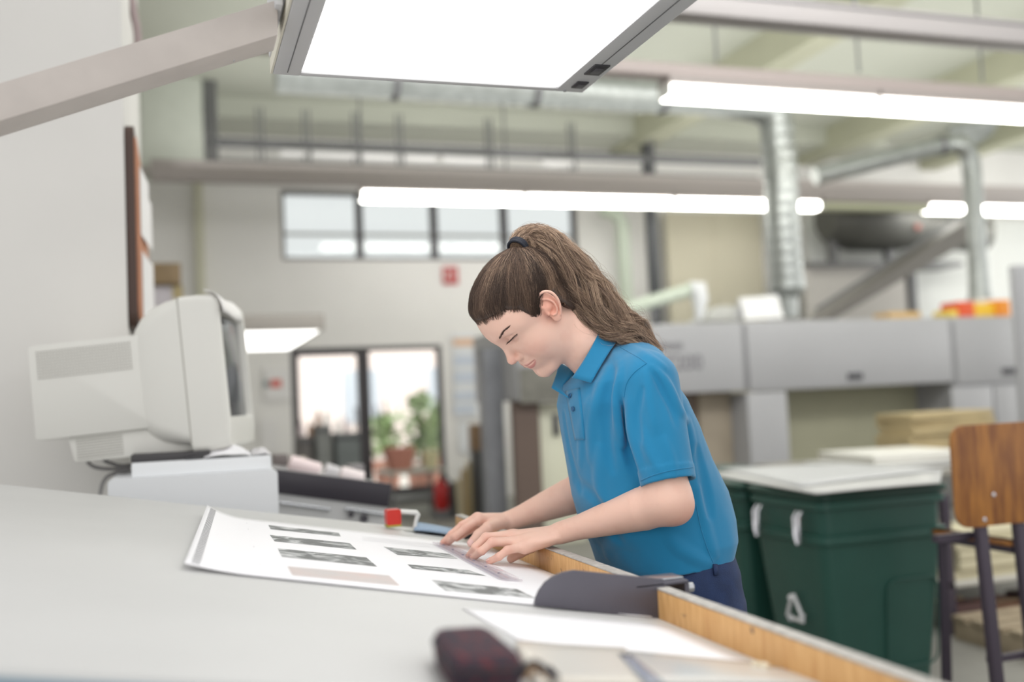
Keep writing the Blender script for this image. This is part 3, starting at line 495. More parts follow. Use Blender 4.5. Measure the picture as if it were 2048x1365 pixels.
def inv_sheet(px, py):
    u, v = 0.5, 0.5
    for _ in range(25):
        def g(u, v):
            r = sheet_pt(u, v) - CAMP; z = r @ _f; return np.array([IW / 2 + FPX * (r @ _r) / z - px, IH / 2 - FPX * (r @ _u) / z - py])
        r = g(u, v); J = np.stack([(g(u + 1e-4, v) - r) / 1e-4, (g(u, v + 1e-4) - r) / 1e-4], 1); s = np.linalg.solve(J, -r); u, v = u + s[0], v + s[1]
    return u, v
picm = bpy.data.materials.new('halftone_landscape'); picm.use_nodes = True; nt_ = picm.node_tree; b_ = nt_.nodes['Principled BSDF']; b_.inputs['Roughness'].default_value = 0.6
tc = nt_.nodes.new('ShaderNodeTexCoord'); n1 = nt_.nodes.new('ShaderNodeTexNoise'); n1.inputs['Scale'].default_value = 22; n1.inputs['Detail'].default_value = 7; n1.inputs['Distortion'].default_value = 1.2; nt_.links.new(tc.outputs['Object'], n1.inputs['Vector'])
r1 = nt_.nodes.new('ShaderNodeValToRGB'); r1.color_ramp.elements[0].color = srgb((112, 114, 114)); r1.color_ramp.elements[1].color = srgb((206, 207, 207)); r1.color_ramp.elements[0].position = 0.44; r1.color_ramp.elements[1].position = 0.64; e_ = r1.color_ramp.elements.new(0.52); e_.color = srgb((156, 158, 159)); nt_.links.new(n1.outputs['Fac'], r1.inputs[0]); nt_.links.new(r1.outputs[0], b_.inputs['Base Color'])
pic2 = mat('pale_halftone', (196, 193, 192), 0.6, scale=14, col2=(206, 190, 186))
c4 = lambda x, y: (350 + x / 2.56, 980 + y / 2.56)
for k, q in enumerate((((478, 182), (838, 222), (850, 241), (490, 203)), ((485, 232), (895, 275), (930, 308), (510, 265)), ((525, 301), (980, 348), (1035, 395), (548, 345)), ((575, 393), (1095, 440), (1155, 495), (600, 440)),
                       ((1068, 293), (1400, 328), (1450, 355), (1140, 335)), ((1190, 383), (1500, 412), (1595, 443), (1215, 405)), ((1312, 463), (1750, 510), (1850, 558), (1385, 520)))):
    uv = [np.array(inv_sheet(*c4(*p))) for p in q]; rows = []
    for v in np.linspace(0, 1, 5): rows.append([sheet_pt(*((uv[0] * (1 - u) + uv[1] * u) * (1 - v) + (uv[3] * (1 - u) + uv[2] * u) * v), 0.0003) for u in np.linspace(0, 1, 9)])
    o = MB().grid(rows).build('printed_picture', pic2 if k == 3 else picm, ps_)
    if k == 3: o['label'] = 'palest printed picture, warm grey'
m = MB()
for k in range(46):
    v = 0.02 + k * 0.021; m.grid([[sheet_pt(u, vv, 0.0003) for u in (0.012, 0.030)] for vv in (v, v + 0.010)])
o = m.build('control_strip', mat('strip_grey', (128, 128, 132), 0.6), ps_); o['kind'] = 'stuff'
m = MB()
for (x, y) in ((365, 170), (372, 200), (400, 290), (432, 378), (440, 400)):
    u, v = inv_sheet(*c4(x, y)); m.grid([[sheet_pt(uu, vv, 0.0003) for uu in (u, u + 0.003)] for vv in (v, v - 0.02)])
for j in range(3):
    u, v = inv_sheet(*c4(960, 258 - 8 * j)); m.grid([[sheet_pt(uu, vv, 0.0003) for uu in np.linspace(u, u + 0.3, 6)] for vv in (v, v + 0.004)])
o = m.build('fine_print', mat('faint_print', (222, 222, 226), 0.6), ps_); o['kind'] = 'stuff'
# ---- ruler
rl = thing('ruler', 'transparent plastic ruler under the fingertips of the woman', 'ruler', (0.54, 1.9, 0.98))
NN, NF = np.array([0.517, 1.664]), np.array([0.524, 2.183]); RN, RF = np.array([0.560, 1.669]), np.array([0.566, 2.192])
def rp(u, v, dz=0.0): q = (NN * (1 - u) + RN * u) * (1 - v) + (NF * (1 - u) + RF * u) * v; return np.array([q[0], q[1], tabz(q[0]) + 0.0052 + dz])
clear = bpy.data.materials.new('clear_acrylic'); clear.use_nodes = True; nt_ = clear.node_tree; tr = nt_.nodes.new('ShaderNodeBsdfTransparent'); tr.inputs[0].default_value = srgb((250, 248, 250)); mxs = nt_.nodes.new('ShaderNodeMixShader'); mxs.inputs[0].default_value = 0.22
b_ = nt_.nodes['Principled BSDF']; b_.inputs['Base Color'].default_value = srgb((206, 203, 205)); b_.inputs['Roughness'].default_value = 0.12
nt_.links.new(tr.outputs[0], mxs.inputs[1]); nt_.links.new(b_.outputs[0], mxs.inputs[2]); nt_.links.new(mxs.outputs[0], nt_.nodes['Material Output'].inputs[0])
m = MB(); m.prism([rp(0, 0), rp(1, 0), rp(1, 1), rp(0, 1)], (0, 0, 0.0022), 0.0004); m.build('blade', clear, rl)
MB().prism([rp(0.28, 0.0, 0.0023), rp(0.46, 0.0, 0.0023), rp(0.46, 1, 0.0023), rp(0.28, 1, 0.0023)], (0, 0, 0.0005)).build('grip_strip', clear, rl)
m = MB()
for k in range(100):
    v = 0.02 + k * 0.0096; L = 0.22 if k % 10 == 0 else (0.16 if k % 5 == 0 else 0.10); m.grid([[rp(u, vv, 0.00235) for u in (0.03, 0.03 + L)] for vv in (v, v + 0.0014)])
o = m.build('graduations', mat('graduation_grey', (140, 134, 150), 0.6), rl); o['kind'] = 'stuff'
m = MB(); m.grid([[rp(u, vv, 0.0024) for u in (0.0, 0.02)] for vv in np.linspace(0.02, 0.45, 6)]); m.build('blue_mark', mat('blue_ink', (70, 110, 170), 0.5), rl)['label'] = 'blue ink line on the edge'
m = MB(); m.grid([[rp(u, vv, 0.0024) for u in (0.55, 0.92)] for vv in (0.20, 0.206)]); m.build('red_mark', mat('red_ink', (206, 110, 130), 0.5), rl)['label'] = 'thin red line'
for k in range(6): text(str(k * 5 + 5), rp(0.36, 0.11 + 0.16 * k, 0.003), 0.006, mat('graduation_grey', (140, 134, 150), 0.6), 'numeral', rl, rot=(0, math.atan(SLOPE), math.pi / 2))
# ---- loose sheets at the near edge
def tabsheet(name, label, cat, pix, off, m, th=0.0004, curl=0.0, group=None):
    q = [tb(x, y, off) for x, y in pix]; rows = []
    for v in np.linspace(0, 1, 6): rows.append([(q[0] * (1 - u) + q[1] * u) * (1 - v) + (q[3] * (1 - u) + q[2] * u) * v + np.array([0, 0, curl * math.sin(3.1 * u) * math.sin(2.5 * v)]) for u in np.linspace(0, 1, 10)])
    o = MB().grid(rows).build(name, m, smooth=True); s = o.modifiers.new('t', 'SOLIDIFY'); s.thickness = th; s.offset = 1; return tag(o, label, cat, group)
tabsheet('paper_sheet', 'blank white sheet in front of the steel end stop', 'paper', ((924, 1217), (1322, 1250), (1503, 1328), (1042, 1284)), 0.0012, mat('proof_paper', (244, 243, 246), 0.55), curl=0.001)
tabsheet('film_sheet', 'grey translucent film sheet lying by the pencil case', 'film', ((1036, 1281), (1498, 1325), (1760, 1372), (1120, 1372)), 0.0030, mat('grey_film', (206, 204, 200), 0.2), curl=0.002)
tabsheet('film_sheet', 'beige edged sheet peeping out under the pencil case strap', 'film', ((1030, 1284), (1250, 1296), (1300, 1372), (1070, 1372)), 0.0044, mat('beige_film', (214, 208, 198), 0.3), curl=0.001)
tabsheet('film_strip', 'narrow bluish grey strip lying at the bottom edge', 'film', ((1236, 1308), (1262, 1310), (1336, 1372), (1296, 1372)), 0.0065, mat('blue_grey_film', (150, 154, 166), 0.15), curl=0.002)
for k, (x, y) in enumerate(((1512, 1330), (1530, 1333), (1750, 1352), (1762, 1360))):
    q = tb(x, y, 0.006); o = MB().box(q - 0.004, q + np.array([0.007, 0.005, 0.004]), 0.0015, rot=(0.3 * k, 0.2, 0.7 * k), pivot=q).build('paper_scrap', mat('cream_scrap', (226, 214, 190), 0.7)); tag(o, ['tiny cream scrap at the ledge foot by the corner of the white sheet', 'tiny cream scrap just right of the one by the white sheet corner', 'tiny cream scrap at the ledge foot near the bottom right', 'tiny cream scrap lowest at the ledge foot, at the bottom edge'][k], 'scrap', 'scraps along the ledge')
# ---- pencil case
pc = thing('pencil_case', 'dark purple patterned pencil case on the near edge of the desk', 'pencil case', (0.26, 0.93, 1.06))
A_, B_, C_, D_ = [tb(x, y, 0.034) for x, y in ((864, 1258), (972, 1252), (1050, 1314), (906, 1322))]
cloth = mat('woven_purple', (60, 44, 58), 0.85, scale=70, col2=(48, 34, 46), bump=0.5, bscale=300); nt_ = cloth.node_tree
nz = nt_.nodes.new('ShaderNodeTexNoise'); nz.inputs['Scale'].default_value = 110; tc = nt_.nodes.new('ShaderNodeTexCoord'); nt_.links.new(tc.outputs['Object'], nz.inputs['Vector']); rr = nt_.nodes.new('ShaderNodeValToRGB'); rr.color_ramp.elements[0].position = 0.55; rr.color_ramp.elements[1].position = 0.62; rr.color_ramp.elements[0].color = srgb((50, 38, 50)); rr.color_ramp.elements[1].color = srgb((104, 38, 44)); nt_.links.new(nz.outputs['Fac'], rr.inputs[0]); nt_.links.new(rr.outputs[0], nt_.nodes['Principled BSDF'].inputs['Base Color'])
rows = []; H_ = 0.032
for k, (s, z) in enumerate(((0.90, -H_), (1.0, -H_ * 0.93), (1.05, -H_ * 0.6), (1.05, -H_ * 0.3), (1.0, -H_ * 0.06), (0.90, 0.001), (0.6, 0.004), (0.2, 0.005))):
    cen = (A_ + B_ + C_ + D_) / 4; row = []
    cs = [A_, B_, C_, D_]
    for i in range(4):
        p0, p1, p2 = cs[i - 1], cs[i], cs[(i + 1) % 4]
        for t in np.linspace(0, 1, 6):
            a = p1 + (p0 - p1) * 0.16 * (1 - t) ** 1.0 + (p2 - p1) * 0.16 * t; a = a * 1.0 + (p1 - a) * 0.35 * math.sin(math.pi * t); row.append(cen + (a - cen) * s + np.array([0, 0, z]))
    rows.append(row)
m = MB(); m.grid(rows, closed=True); m.bm.faces.new([v for v in list(m.bm.verts)[-24:]]); m.bm.faces.new([v for v in list(m.bm.verts)[:24]][::-1]); body_ = m.build('pouch', cloth, pc, smooth=True)
zl_ = [rows[3][i] + (rows[3][i] - (A_ + B_ + C_ + D_) / 4) * 0.012 for i in list(range(24)) + [0]]; MB().tube(zl_, 0.0016, 6).build('zip', mat('black_zip', (34, 30, 36), 0.5), pc)
e = C_ + np.array([0, 0, -0.018]); MB().tube(spline(np.array([e + np.array([-0.006, 0.0, 0.0]), e + np.array([0.010, 0.006, 0.010]), e + np.array([0.028, -0.004, -0.004]), tb(1100, 1338, 0.004)]), np.linspace(0, 1, 16)), 0.0032, 8).build('strap', mat('black_cord', (40, 34, 40), 0.8), pc)
MB().tube(spline(np.array([e + np.array([0.0, 0.0, -0.002]), tb(1070, 1335, 0.012), tb(1082, 1350, 0.004), tb(1096, 1364, 0.004)]), np.linspace(0, 1, 14)), 0.0026, 8).build('strap', mat('ochre_cord', (150, 120, 86), 0.8), pc)
# ---- small things at the far edge of the desk
rb = thing('ink_roller', 'red capped handle with a bent white holder at the far edge of the desk', 'roller', tb(785, 1050))
q = ay(785, 1034, 2.50); MB().rounded(q[0] - 0.018, q[0] + 0.018, 2.48, 2.515, q[2] - 0.019, q[2] + 0.019, 0.005, 'y', 4).build('cap', mat('glossy_red', (206, 52, 44), 0.3), rb)
MB().box((q[0] - 0.018, 2.478, q[2] - 0.024), (q[0] + 0.018, 2.517, q[2] - 0.0188), 0.001).build('base', mat('yellow_green', (170, 160, 60), 0.5), rb)
MB().tube([ay(800, 1024, 2.49), ay(833, 1026, 2.49), ay(836, 1030, 2.49), ay(832, 1042, 2.49), ay(828, 1062, 2.49)], [0.0065, 0.0065, 0.0062, 0.0050, 0.0050], 12).build('holder', mat('white_plastic', (228, 228, 224), 0.4), rb)
MB().rounded(ay(795, 1055, 2.47)[0], ay(836, 1060, 2.47)[0], 2.45, 2.50, ay(815, 1064, 2.47)[2] - 0.002, ay(815, 1064, 2.47)[2] + 0.002, 0.006).build('foot_plate', glass('window_glass', 0.05), rb)
tabsheet('folded_cloth', 'blue grey folded cloth at the far edge beside the ledge', 'cloth', ((833, 1049), (912, 1062), (905, 1072), (828, 1062)), 0.006, mat('blue_cloth', (150, 170, 192), 0.8), 0.006, 0.003)
ck = MB(); q = ay(938, 1074, 2.36); ck.tube([q + np.array([-0.012, 0, -0.004]), q + np.array([-0.004, 0, 0.004]), q + np.array([0.008, 0, 0.004]), q + np.array([0.014, 0, -0.003])], [0.004, 0.010, 0.010, 0.006], 12)
o = ck.build('black_clip', mat('black_clip', (36, 36, 40), 0.4)); tag(o, 'small black clip on the ledge behind the thumb', 'clip')
for k, (px, py, r) in enumerate(((735, 1040, 0.010), (712, 1034, 0.007))):
    q = ay(px, py, 2.62); 
# ---- overhead lamp box and its arm
HZ = 1.972; hx0, hx1 = ay(545, 152, 2.0)[0], az(1166, 186, HZ)[0]; hy1 = 2.0; hy0 = 0.55
hd = thing('overhead_lamp', 'large overhead lamp box with a glowing white panel above the desk', 'lamp', ((hx0 + hx1) / 2, 1.3, HZ))
shell = mat('lamp_shell', (206, 206, 208), 0.4, var=0.03)
px0, px1 = az(603, 147, HZ)[0], az(1112, 180, HZ)[0]; py1 = az(603, 147, HZ)[1]
m = MB(); m.box((hx0, hy0, HZ), (px0, hy1, HZ + 0.06), 0.004); m.box((px1, hy0, HZ), (hx1, hy1, HZ + 0.06), 0.004); m.box((px0 - 0.002, py1, HZ), (px1 + 0.002, hy1, HZ + 0.06), 0.004); m.box((px0 - 0.002, hy0, HZ), (px1 + 0.002, hy0 + 0.05, HZ + 0.06), 0.004)
m.build('bezel', shell, hd)
MB().rounded(hx0 - 0.006, hx1 + 0.002, hy0 - 0.02, hy1 + 0.012, HZ + 0.004, HZ + 0.16, 0.03, 'z', 6, 0.006).build('housing', shell, hd) if False else MB().rounded(hx0 - 0.008, hx1 + 0.004, hy0 - 0.02, hy1 + 0.010, HZ + 0.03, HZ + 0.16, 0.03, 'z', 6, 0.008).build('housing', shell, hd)
MB().box((hx0 - 0.004, hy0, HZ + 0.002), (hx0, hy1, HZ + 0.035)).build('side_strip', mat('cream_strip', (226, 222, 206), 0.5), hd)
MB().box((px0, hy0 + 0.05, HZ + 0.006), (px1, py1, HZ + 0.012)).build('light_panel', emit('panel_light_near', (255, 254, 252), 3.0), hd)
sx = (px1 + hx1) / 2
MB().box((sx - 0.0015, hy0, HZ - 0.001), (sx + 0.0005, hy1 - 0.12, HZ + 0.0005)).build('seam', greyd, hd); MB().box(((hx0 + px0) / 2 - 0.001, hy0, HZ - 0.001), ((hx0 + px0) / 2 + 0.001, hy1 - 0.02, HZ + 0.0005)).build('seam', greyd, hd)
for (x, y, w, d_) in ((1194, 139, 0.017, 0.030), (1160, 169, 0.013, 0.020)):
    q = az(x, y, HZ); o = MB().box((q[0] - w, q[1] - d_, HZ - 0.003), (q[0] + w, q[1] + d_, HZ + 0.002), 0.001).build('switch', mat('switch_black', (52, 50, 56), 0.4), hd)
    MB().box((q[0] - w * 0.5, q[1] - d_ * 0.5, HZ - 0.0045), (q[0] + w * 0.5, q[1] + d_ * 0.5, HZ - 0.003), 0.0006).build('rocker', mat('switch_dark_grey', (84, 82, 88), 0.4), o)
q = az(1123, 187, HZ); MB().cyl((q[0], hy1 - 0.01, HZ - 0.002), (q[0], hy1 - 0.01, HZ + 0.002), 0.004).build('screw', mat('bright_steel', (196, 198, 202), 0.25, 0.9), hd)
am = thing('lamp_arm', 'sloping grey metal arm holding the overhead lamp on its left', 'arm', (0, 1.75, 1.9)); AY = 1.70
t0, t1, b0, b1, u0_, u1 = ay(-40, 177, AY), ay(556, -2, AY), ay(-40, 255, AY), ay(556, 70, AY), ay(-40, 284, AY), ay(556, 95, AY)
bv = (b1 + t1) / 2
dk = np.array([0, 0.075, 0.0])
MB().prism([t0, t1, b1, b0], (0, 0.08, 0), 0.003).build('beam', mat('arm_paint', (198, 190, 184), 0.5, var=0.08, scale=14), am)
MB().box((hx0 - 0.022, AY - 0.02, HZ + 0.014), (hx0 - 0.009, AY + 0.10, HZ + 0.11), 0.003).build('bracket', shell, am)
q = az(460, 120, b0[2] + (b1[2] - b0[2]) * 0.85); MB().cyl(q + np.array([0, 0, -0.001]), q + np.array([0, 0, 0.004]), 0.008, 16).build('bolt', mat('bright_steel', (196, 198, 202), 0.25, 0.9), am)
ps2 = MB().prism([np.array(t0) + np.array([-0.9, 0, -0.45]) * 1.0, t0, b0, np.array(b0) + np.array([-0.9, 0, -0.45])], (0, 0.055, 0)) ; ps2.build('lower_beam', mat('arm_paint', (198, 190, 184), 0.5), am)
MB().box((t0[0] - 0.96, AY - 0.02, 0), (t0[0] - 0.86, AY + 0.08, b0[2] - 0.40)).build('post', mat('arm_paint', (198, 190, 184), 0.5), am)
# ---------------------------------------------------------------- monitor on its cabinet behind the desk
cabm = mat('white_lacquer', (232, 234, 236), 0.4)
SY = 2.86; a, b = ay(215, 957, SY), ay(555, 938, SY); cz_ = b[2] - 0.002
cb_ = thing('side_cabinet', 'white low cabinet behind the desk carrying the monitor', 'cabinet', ((a[0] + b[0]) / 2, SY + 0.25, 0))
MB().rounded(a[0], b[0], SY, SY + 0.50, cz_ - 0.22, cz_, 0.012, 'y', 4).build('drawer_unit', cabm, cb_); MB().box((a[0] + 0.01, SY + 0.01, 0.0), (b[0] - 0.01, SY + 0.49, cz_ - 0.22)).build('body', cabm, cb_)
sl_ = MB().box((ay(263, 940, SY + 0.03)[0], SY + 0.03, cz_), (ay(543, 930, SY + 0.03)[0], SY + 0.46, ay(263, 928, SY + 0.03)[2] ), 0.003).build('flat_case', cabm); tag(sl_, 'flat white case lying on the cabinet under the monitor', 'case'); sz = ay(263, 928, SY + 0.03)[2]
crt = mat('monitor_plastic', (220, 219, 213), 0.42); MYW = math.radians(-13.5); TILT = math.radians(-4.2)
mo = thing('monitor', 'bulky cream white tube monitor seen from its side', 'monitor', (0, 0, 0))
Rm_ = Euler((0, 0, MYW)).to_matrix() @ Euler((0, TILT, 0)).to_matrix()
org = Vector(ay(462, 898, 2.92))      # bottom front corner on the side facing us
def T(p): return Rm_ @ Vector((p[0], p[1], p[2])) + org          # x forward (0 = front), y 0 = near side .. 0.42 far, z up
def mbuild(m, name, mat_, parent=mo, smooth=None):
    for v in m.bm.verts: v.co = T(v.co)
    return m.build(name, mat_, parent, smooth)
W_ = 0.42; H0, H1 = 0.0, 0.445
def rr_(x, y0, y1, z0, z1, r, n=7):
    P = []
    for (cy, cz, s0) in ((y1 - r, z1 - r, 0), (y0 + r, z1 - r, 1), (y0 + r, z0 + r, 2), (y1 - r, z0 + r, 3)):
        for k in range(n + 1): t = (s0 + k / n) * math.pi / 2; P.append((x, cy + r * math.cos(t), cz + r * math.sin(t)))
    return P
def loft(secs, cap0=True, cap1=True):
    m = MB(); m.grid(secs, closed=True); vs = list(m.bm.verts); k = len(secs[0])
    if cap0: m.bm.faces.new(vs[:k])
    if cap1: m.bm.faces.new(vs[-k:][::-1])
    return m
bz = loft([rr_(-0.104, 0, W_, H0, H1, 0.02), rr_(-0.045, 0, W_, H0, H1, 0.02), rr_(-0.015, 0.003, W_ - 0.003, H0 + 0.003, H1 - 0.003, 0.022), rr_(-0.002, 0.010, W_ - 0.010, H0 + 0.010, H1 - 0.010, 0.024)], True, False)
ins = [rr_(0.004, 0.020, W_ - 0.020, H0 + 0.05, H1 - 0.022, 0.02), rr_(0.002, 0.036, W_ - 0.036, H0 + 0.085, H1 - 0.048, 0.012), rr_(-0.016, 0.044, W_ - 0.044, H0 + 0.093, H1 - 0.056, 0.008)]
allr = [rr_(-0.104, 0, W_, H0, H1, 0.02), rr_(-0.045, 0, W_, H0, H1, 0.02), rr_(-0.015, 0.003, W_ - 0.003, H0 + 0.003, H1 - 0.003, 0.022), rr_(-0.002, 0.010, W_ - 0.010, H0 + 0.010, H1 - 0.010, 0.024)] + ins
bz.bm.free(); mbuild(loft(allr, True, False), 'bezel', crt)
g = MB(); rows = [[(-0.016 + 0.014 * (1 - ((u - .5) * 2) ** 2) * (1 - ((v - .5) * 2) ** 2) + 0.002, 0.040 + (W_ - 0.08) * u, 0.089 + (H1 - 0.056 - 0.089) * v) for u in np.linspace(0, 1, 12)] for v in np.linspace(0, 1, 12)]; g.grid(rows)
mbuild(g, 'screen', mat('dark_screen_glass', (70, 74, 80), 0.12), smooth=True)
dome = [rr_(-0.108, 0.001, W_ - 0.001, 0.024, H1 - 0.001, 0.03), rr_(-0.15, 0.004, W_ - 0.004, 0.027, H1 - 0.006, 0.05), rr_(-0.19, 0.012, W_ - 0.012, 0.034, H1 - 0.018, 0.06), rr_(-0.225, 0.024, W_ - 0.024, 0.045, H1 - 0.038, 0.07), rr_(-0.25, 0.042, W_ - 0.042, 0.06, H1 - 0.066, 0.07), rr_(-0.262, 0.062, W_ - 0.062, 0.08, H1 - 0.095, 0.06), rr_(-0.267, 0.09, W_ - 0.09, 0.11, H1 - 0.13, 0.05)]
mbuild(loft(dome, True, True), 'tube_shell', crt, smooth=50)
mbuild(MB().box((-0.1082, 0.0005, 0.024), (-0.104, W_ - 0.0005, H1 - 0.002)), 'seam', mat('seam_grey', (170, 168, 160), 0.6))
x_r = -0.535
m = MB(); m.rounded(x_r, -0.20, 0.03, W_ - 0.03, 0.085, 0.352, 0.012, 'y', 4, 0.004); mbuild(m, 'rear_housing', crt)
m = MB(); m.prism([(-0.455, 0.045, 0.086), (-0.10, 0.045, 0.086), (-0.10, 0.045, 0.006), (-0.442, 0.045, 0.012)], (0, W_ - 0.09, 0), 0.005); mbuild(m, 'lower_housing', crt)
hm = mat('vent_shadow', (176, 174, 168), 0.8); m = MB()
for i in range(32):
    for j in range(10):
        x = x_r + 0.022 + i * 0.0082; z = 0.335 - j * 0.0082; m.box((x, 0.0288, z - 0.0046), (x + 0.0046, 0.0305, z))
o = mbuild(m, 'vent_grille', hm, smooth=0); o['kind'] = 'stuff'
m = MB()
for j in range(8):
    for i in range(20):
        x = -0.432 + i * 0.0064; z = 0.076 - j * 0.0075; m.box((x, 0.0438, z - 0.0032), (x + 0.0052, 0.0455, z))
o = mbuild(m, 'vent_grille', hm, smooth=0); o['kind'] = 'stuff'
mbuild(MB().tube([(-0.20, W_ / 2, -0.005), (-0.2, W_ / 2, -0.02), (-0.2, W_ / 2, -0.035)], [0.13, 0.11, 0.10], 24), 'swivel_foot', mat('foot_grey', (84, 82, 82), 0.5))
lb = MB().grid([[(-0.035 + 0.052 * math.sin(v * 1.5), 0.010 + 0.30 * u, H1 + 0.010 - 0.070 * v ** 2 + 0.004 * math.cos(u * 5)) for u in np.linspace(0, 1, 8)] for v in np.linspace(0, 1, 8)])
for v in lb.bm.verts: v.co = T(v.co)
o = lb.build('paper_label', mat('notice_white2', (240, 238, 236), 0.6), smooth=True); tag(o, 'white paper hood draped over the top front of the monitor', 'paper'); s = o.modifiers.new('t', 'SOLIDIFY'); s.thickness = 0.0012
q = ay(350, 918, 2.98); o = MB().box((ay(262, 910, 2.95)[0], 2.93, sz), (ay(420, 910, 2.95)[0], 3.25, sz + 0.022), 0.004).build('dark_case', mat('dark_case', (60, 58, 60), 0.5)); tag(o, 'flat dark box between the monitor and the white case', 'box')
# crumpled glove / papers to the right
def crumple(name, label, cat, pix, Y, h, m, seed, depth=0.12, n=16):
    g = np.random.default_rng(seed); A0, B0 = ay(*pix[0], Y), ay(*pix[1], Y); rows = []
    for v in np.linspace(0, 1, n):
        row = []
        for u in np.linspace(0, 1, n):
            p = np.array([[u * 5 + seed, v * 5, seed]]); z = vn(p)[0] * 0.5 + 0.5; e = math.sin(math.pi * min(max(u, 0.02), .98)) ** 0.4 * math.sin(math.pi * min(max(v, .02), .98)) ** 0.4
            row.append((A0[0] + (B0[0] - A0[0]) * u, Y + depth * v, B0[2] + 0.0015 + h * (0.25 + z) * e))
        rows.append(row)
    o = MB().grid(rows).build(name, m, smooth=30); s = o.modifiers.new('t', 'SOLIDIFY'); s.thickness = 0.001; return tag(o, label, cat)
def vn(p):
    i = np.floor(p).astype(int); f = p - i; o = 0
    for dx in (0, 1):
        for dy in (0, 1):
            for dz in (0, 1):
                r = math.sin((i[0, 0] + dx) * 127.1 + (i[0, 1] + dy) * 311.7 + (i[0, 2] + dz) * 74.7) * 43758.5453; r = r - math.floor(r)
                o += r * (f[0, 0] if dx else 1 - f[0, 0]) * (f[0, 1] if dy else 1 - f[0, 1]) * (f[0, 2] if dz else 1 - f[0, 2])
    return np.array([o * 2 - 1])
def on_case(px0, px1, Y): return ((px0, 930), (px1, 930))
q0, q1 = ay(408, 930, 2.90), ay(503, 930, 2.90)
def crumple2(name, label, cat, x0, x1, y0, y1, z0, h, m, seed):
    n = 18; rows = []
    for v in np.linspace(0, 1, n):
        rows.append([(x0 + (x1 - x0) * u, y0 + (y1 - y0) * v, z0 + 0.001 + h * (0.3 + 0.7 * (vn(np.array([[u * 4.7 + seed, v * 4.7, seed * 1.3]]))[0] * .5 + .5)) * (math.sin(math.pi * min(max(u, .03), .97)) * math.sin(math.pi * min(max(v, .03), .97))) ** 0.5) for u in np.linspace(0, 1, n)])
    o = MB().grid(rows).build(name, m, smooth=30); s = o.modifiers.new('t', 'SOLIDIFY'); s.thickness = 0.001; return tag(o, label, cat)
crumple2('crumpled_cloth', 'crumpled white cloth lying on the flat case before the monitor', 'cloth', q0[0], q1[0], 2.895, 3.05, sz, 0.040, mat('white_cloth', (232, 231, 234), 0.8), 3)
crumple2('paper_heap', 'loose white papers at the right end of the flat case', 'paper', q1[0] + 0.003, ay(541, 920, 2.95)[0], 2.91, 3.10, sz, 0.030, mat('grey_paper', (212, 210, 212), 0.7), 9)
o = MB().prism([(q0[0] - 0.05, 2.895, sz + 0.001), (q0[0] - 0.005, 2.893, sz + 0.001), (q0[0] - 0.003, 2.91, sz + 0.006), (q0[0] - 0.045, 2.915, sz + 0.006)], (0, 0, 0.004), 0.001).build('pen_knife', mat('black_knife', (44, 44, 50), 0.4)); tag(o, 'small black knife lying left of the crumpled cloth', 'knife')
for k, (pts, lab) in enumerate(((((172, 905), (178, 928), (205, 938), (262, 938)), 'lower grey cable looping behind the monitor'), (((200, 903), (210, 922), (240, 932), (264, 930)), 'upper grey cable looping behind the monitor'), (((262, 940), (222, 950), (206, 965), (200, 990)), 'grey cable dropping behind the white cabinet'))):
    Yc = 3.18; o = MB().tube(spline(np.array([ay(x, y, Yc) for x, y in pts]), np.linspace(0, 1, 24)), 0.0055, 8).build('cable', mat('grey_cable', (142, 140, 140), 0.6)); tag(o, lab, 'cable')
# ---- second inclined console further back
KY = 3.40; kn = thing('control_console', 'inclined console with a black side panel behind the red capped roller', 'console', (0.6, KY + 0.6, 0))
T1, T2, R2, L2 = ay(480, 930, KY), ay(784, 969, KY), ay(777, 1016, KY), ay(480, 978, KY)
blk = mat('console_black', (52, 48, 56), 0.4)
MB().prism([T1, T2, R2, L2], (0, 0.05, 0), 0.004).build('side_panel', blk, kn)
MB().prism([T1 + [0.004, 0.05, -0.012], T2 + [-0.004, 0.05, -0.012], T2 + [-0.004, 0.05, -0.035], T1 + [0.004, 0.05, -0.035]], (0, 1.2, 0)).build('console_top', mat('console_grey', (176, 176, 178), 0.25), kn)
e1, e2 = ay(776, 1018, KY), ay(765, 1060, KY)
MB().prism([L2 + [0, 0.01, 0], R2 + [0, 0.01, 0], R2 + [-0.02, 0.01, -0.1], L2 + [0, 0.01, -0.1]], (0, 1.2, 0)).box((L2[0], KY + 0.06, 0), (R2[0] - 0.04, KY + 1.2, R2[2] - 0.08)).build('body', mat('console_body', (196, 196, 196), 0.5), kn)
for k, (x0_, x1_) in enumerate(((560, 660), (690, 770))):
    p0, p1 = ay(x0_, 1006 + k * 12, KY + 0.0), ay(x1_, 1020 + k * 10, KY + 0.0); MB().cyl(p0, p1, 0.006).build('rail', mat('bright_steel', (196, 198, 202), 0.25, 0.9), kn)
MB().cyl(ay(702, 1030, KY - 0.01), ay(702, 1030, KY + 0.02), 0.010).build('knob', blk, kn); MB().cyl(ay(728, 1038, KY - 0.01), ay(728, 1038, KY + 0.02), 0.014).build('knob', blk, kn)
for k, (x0_, x1_, Yk, col, lab) in enumerate(((578, 640, KY + 0.5, (240, 222, 222), 'pinkish roll lying on the console, left'), (648, 676, KY + 0.55, (206, 204, 206), 'small grey roll in the middle of the console'), (680, 726, KY + 0.45, (238, 226, 226), 'pale roll lying at the right of the console'))):
    p0, p1 = ay(x0_, 925 + (x0_ - 578) * 0.22, Yk), ay(x1_, 930 + (x1_ - 578) * 0.20, Yk); o = MB().tube([p0, p0 + (p1 - p0) * 0.03, p0 + (p1 - p0) * 0.97, p1], [0.022, 0.030, 0.030, 0.022], 18).build('paper_roll', mat('roll_%d' % k, col, 0.25)); tag(o, lab, 'roll', 'rolls on the console')  # pinkish and pale roll colours carry the light reflections on rolled objects
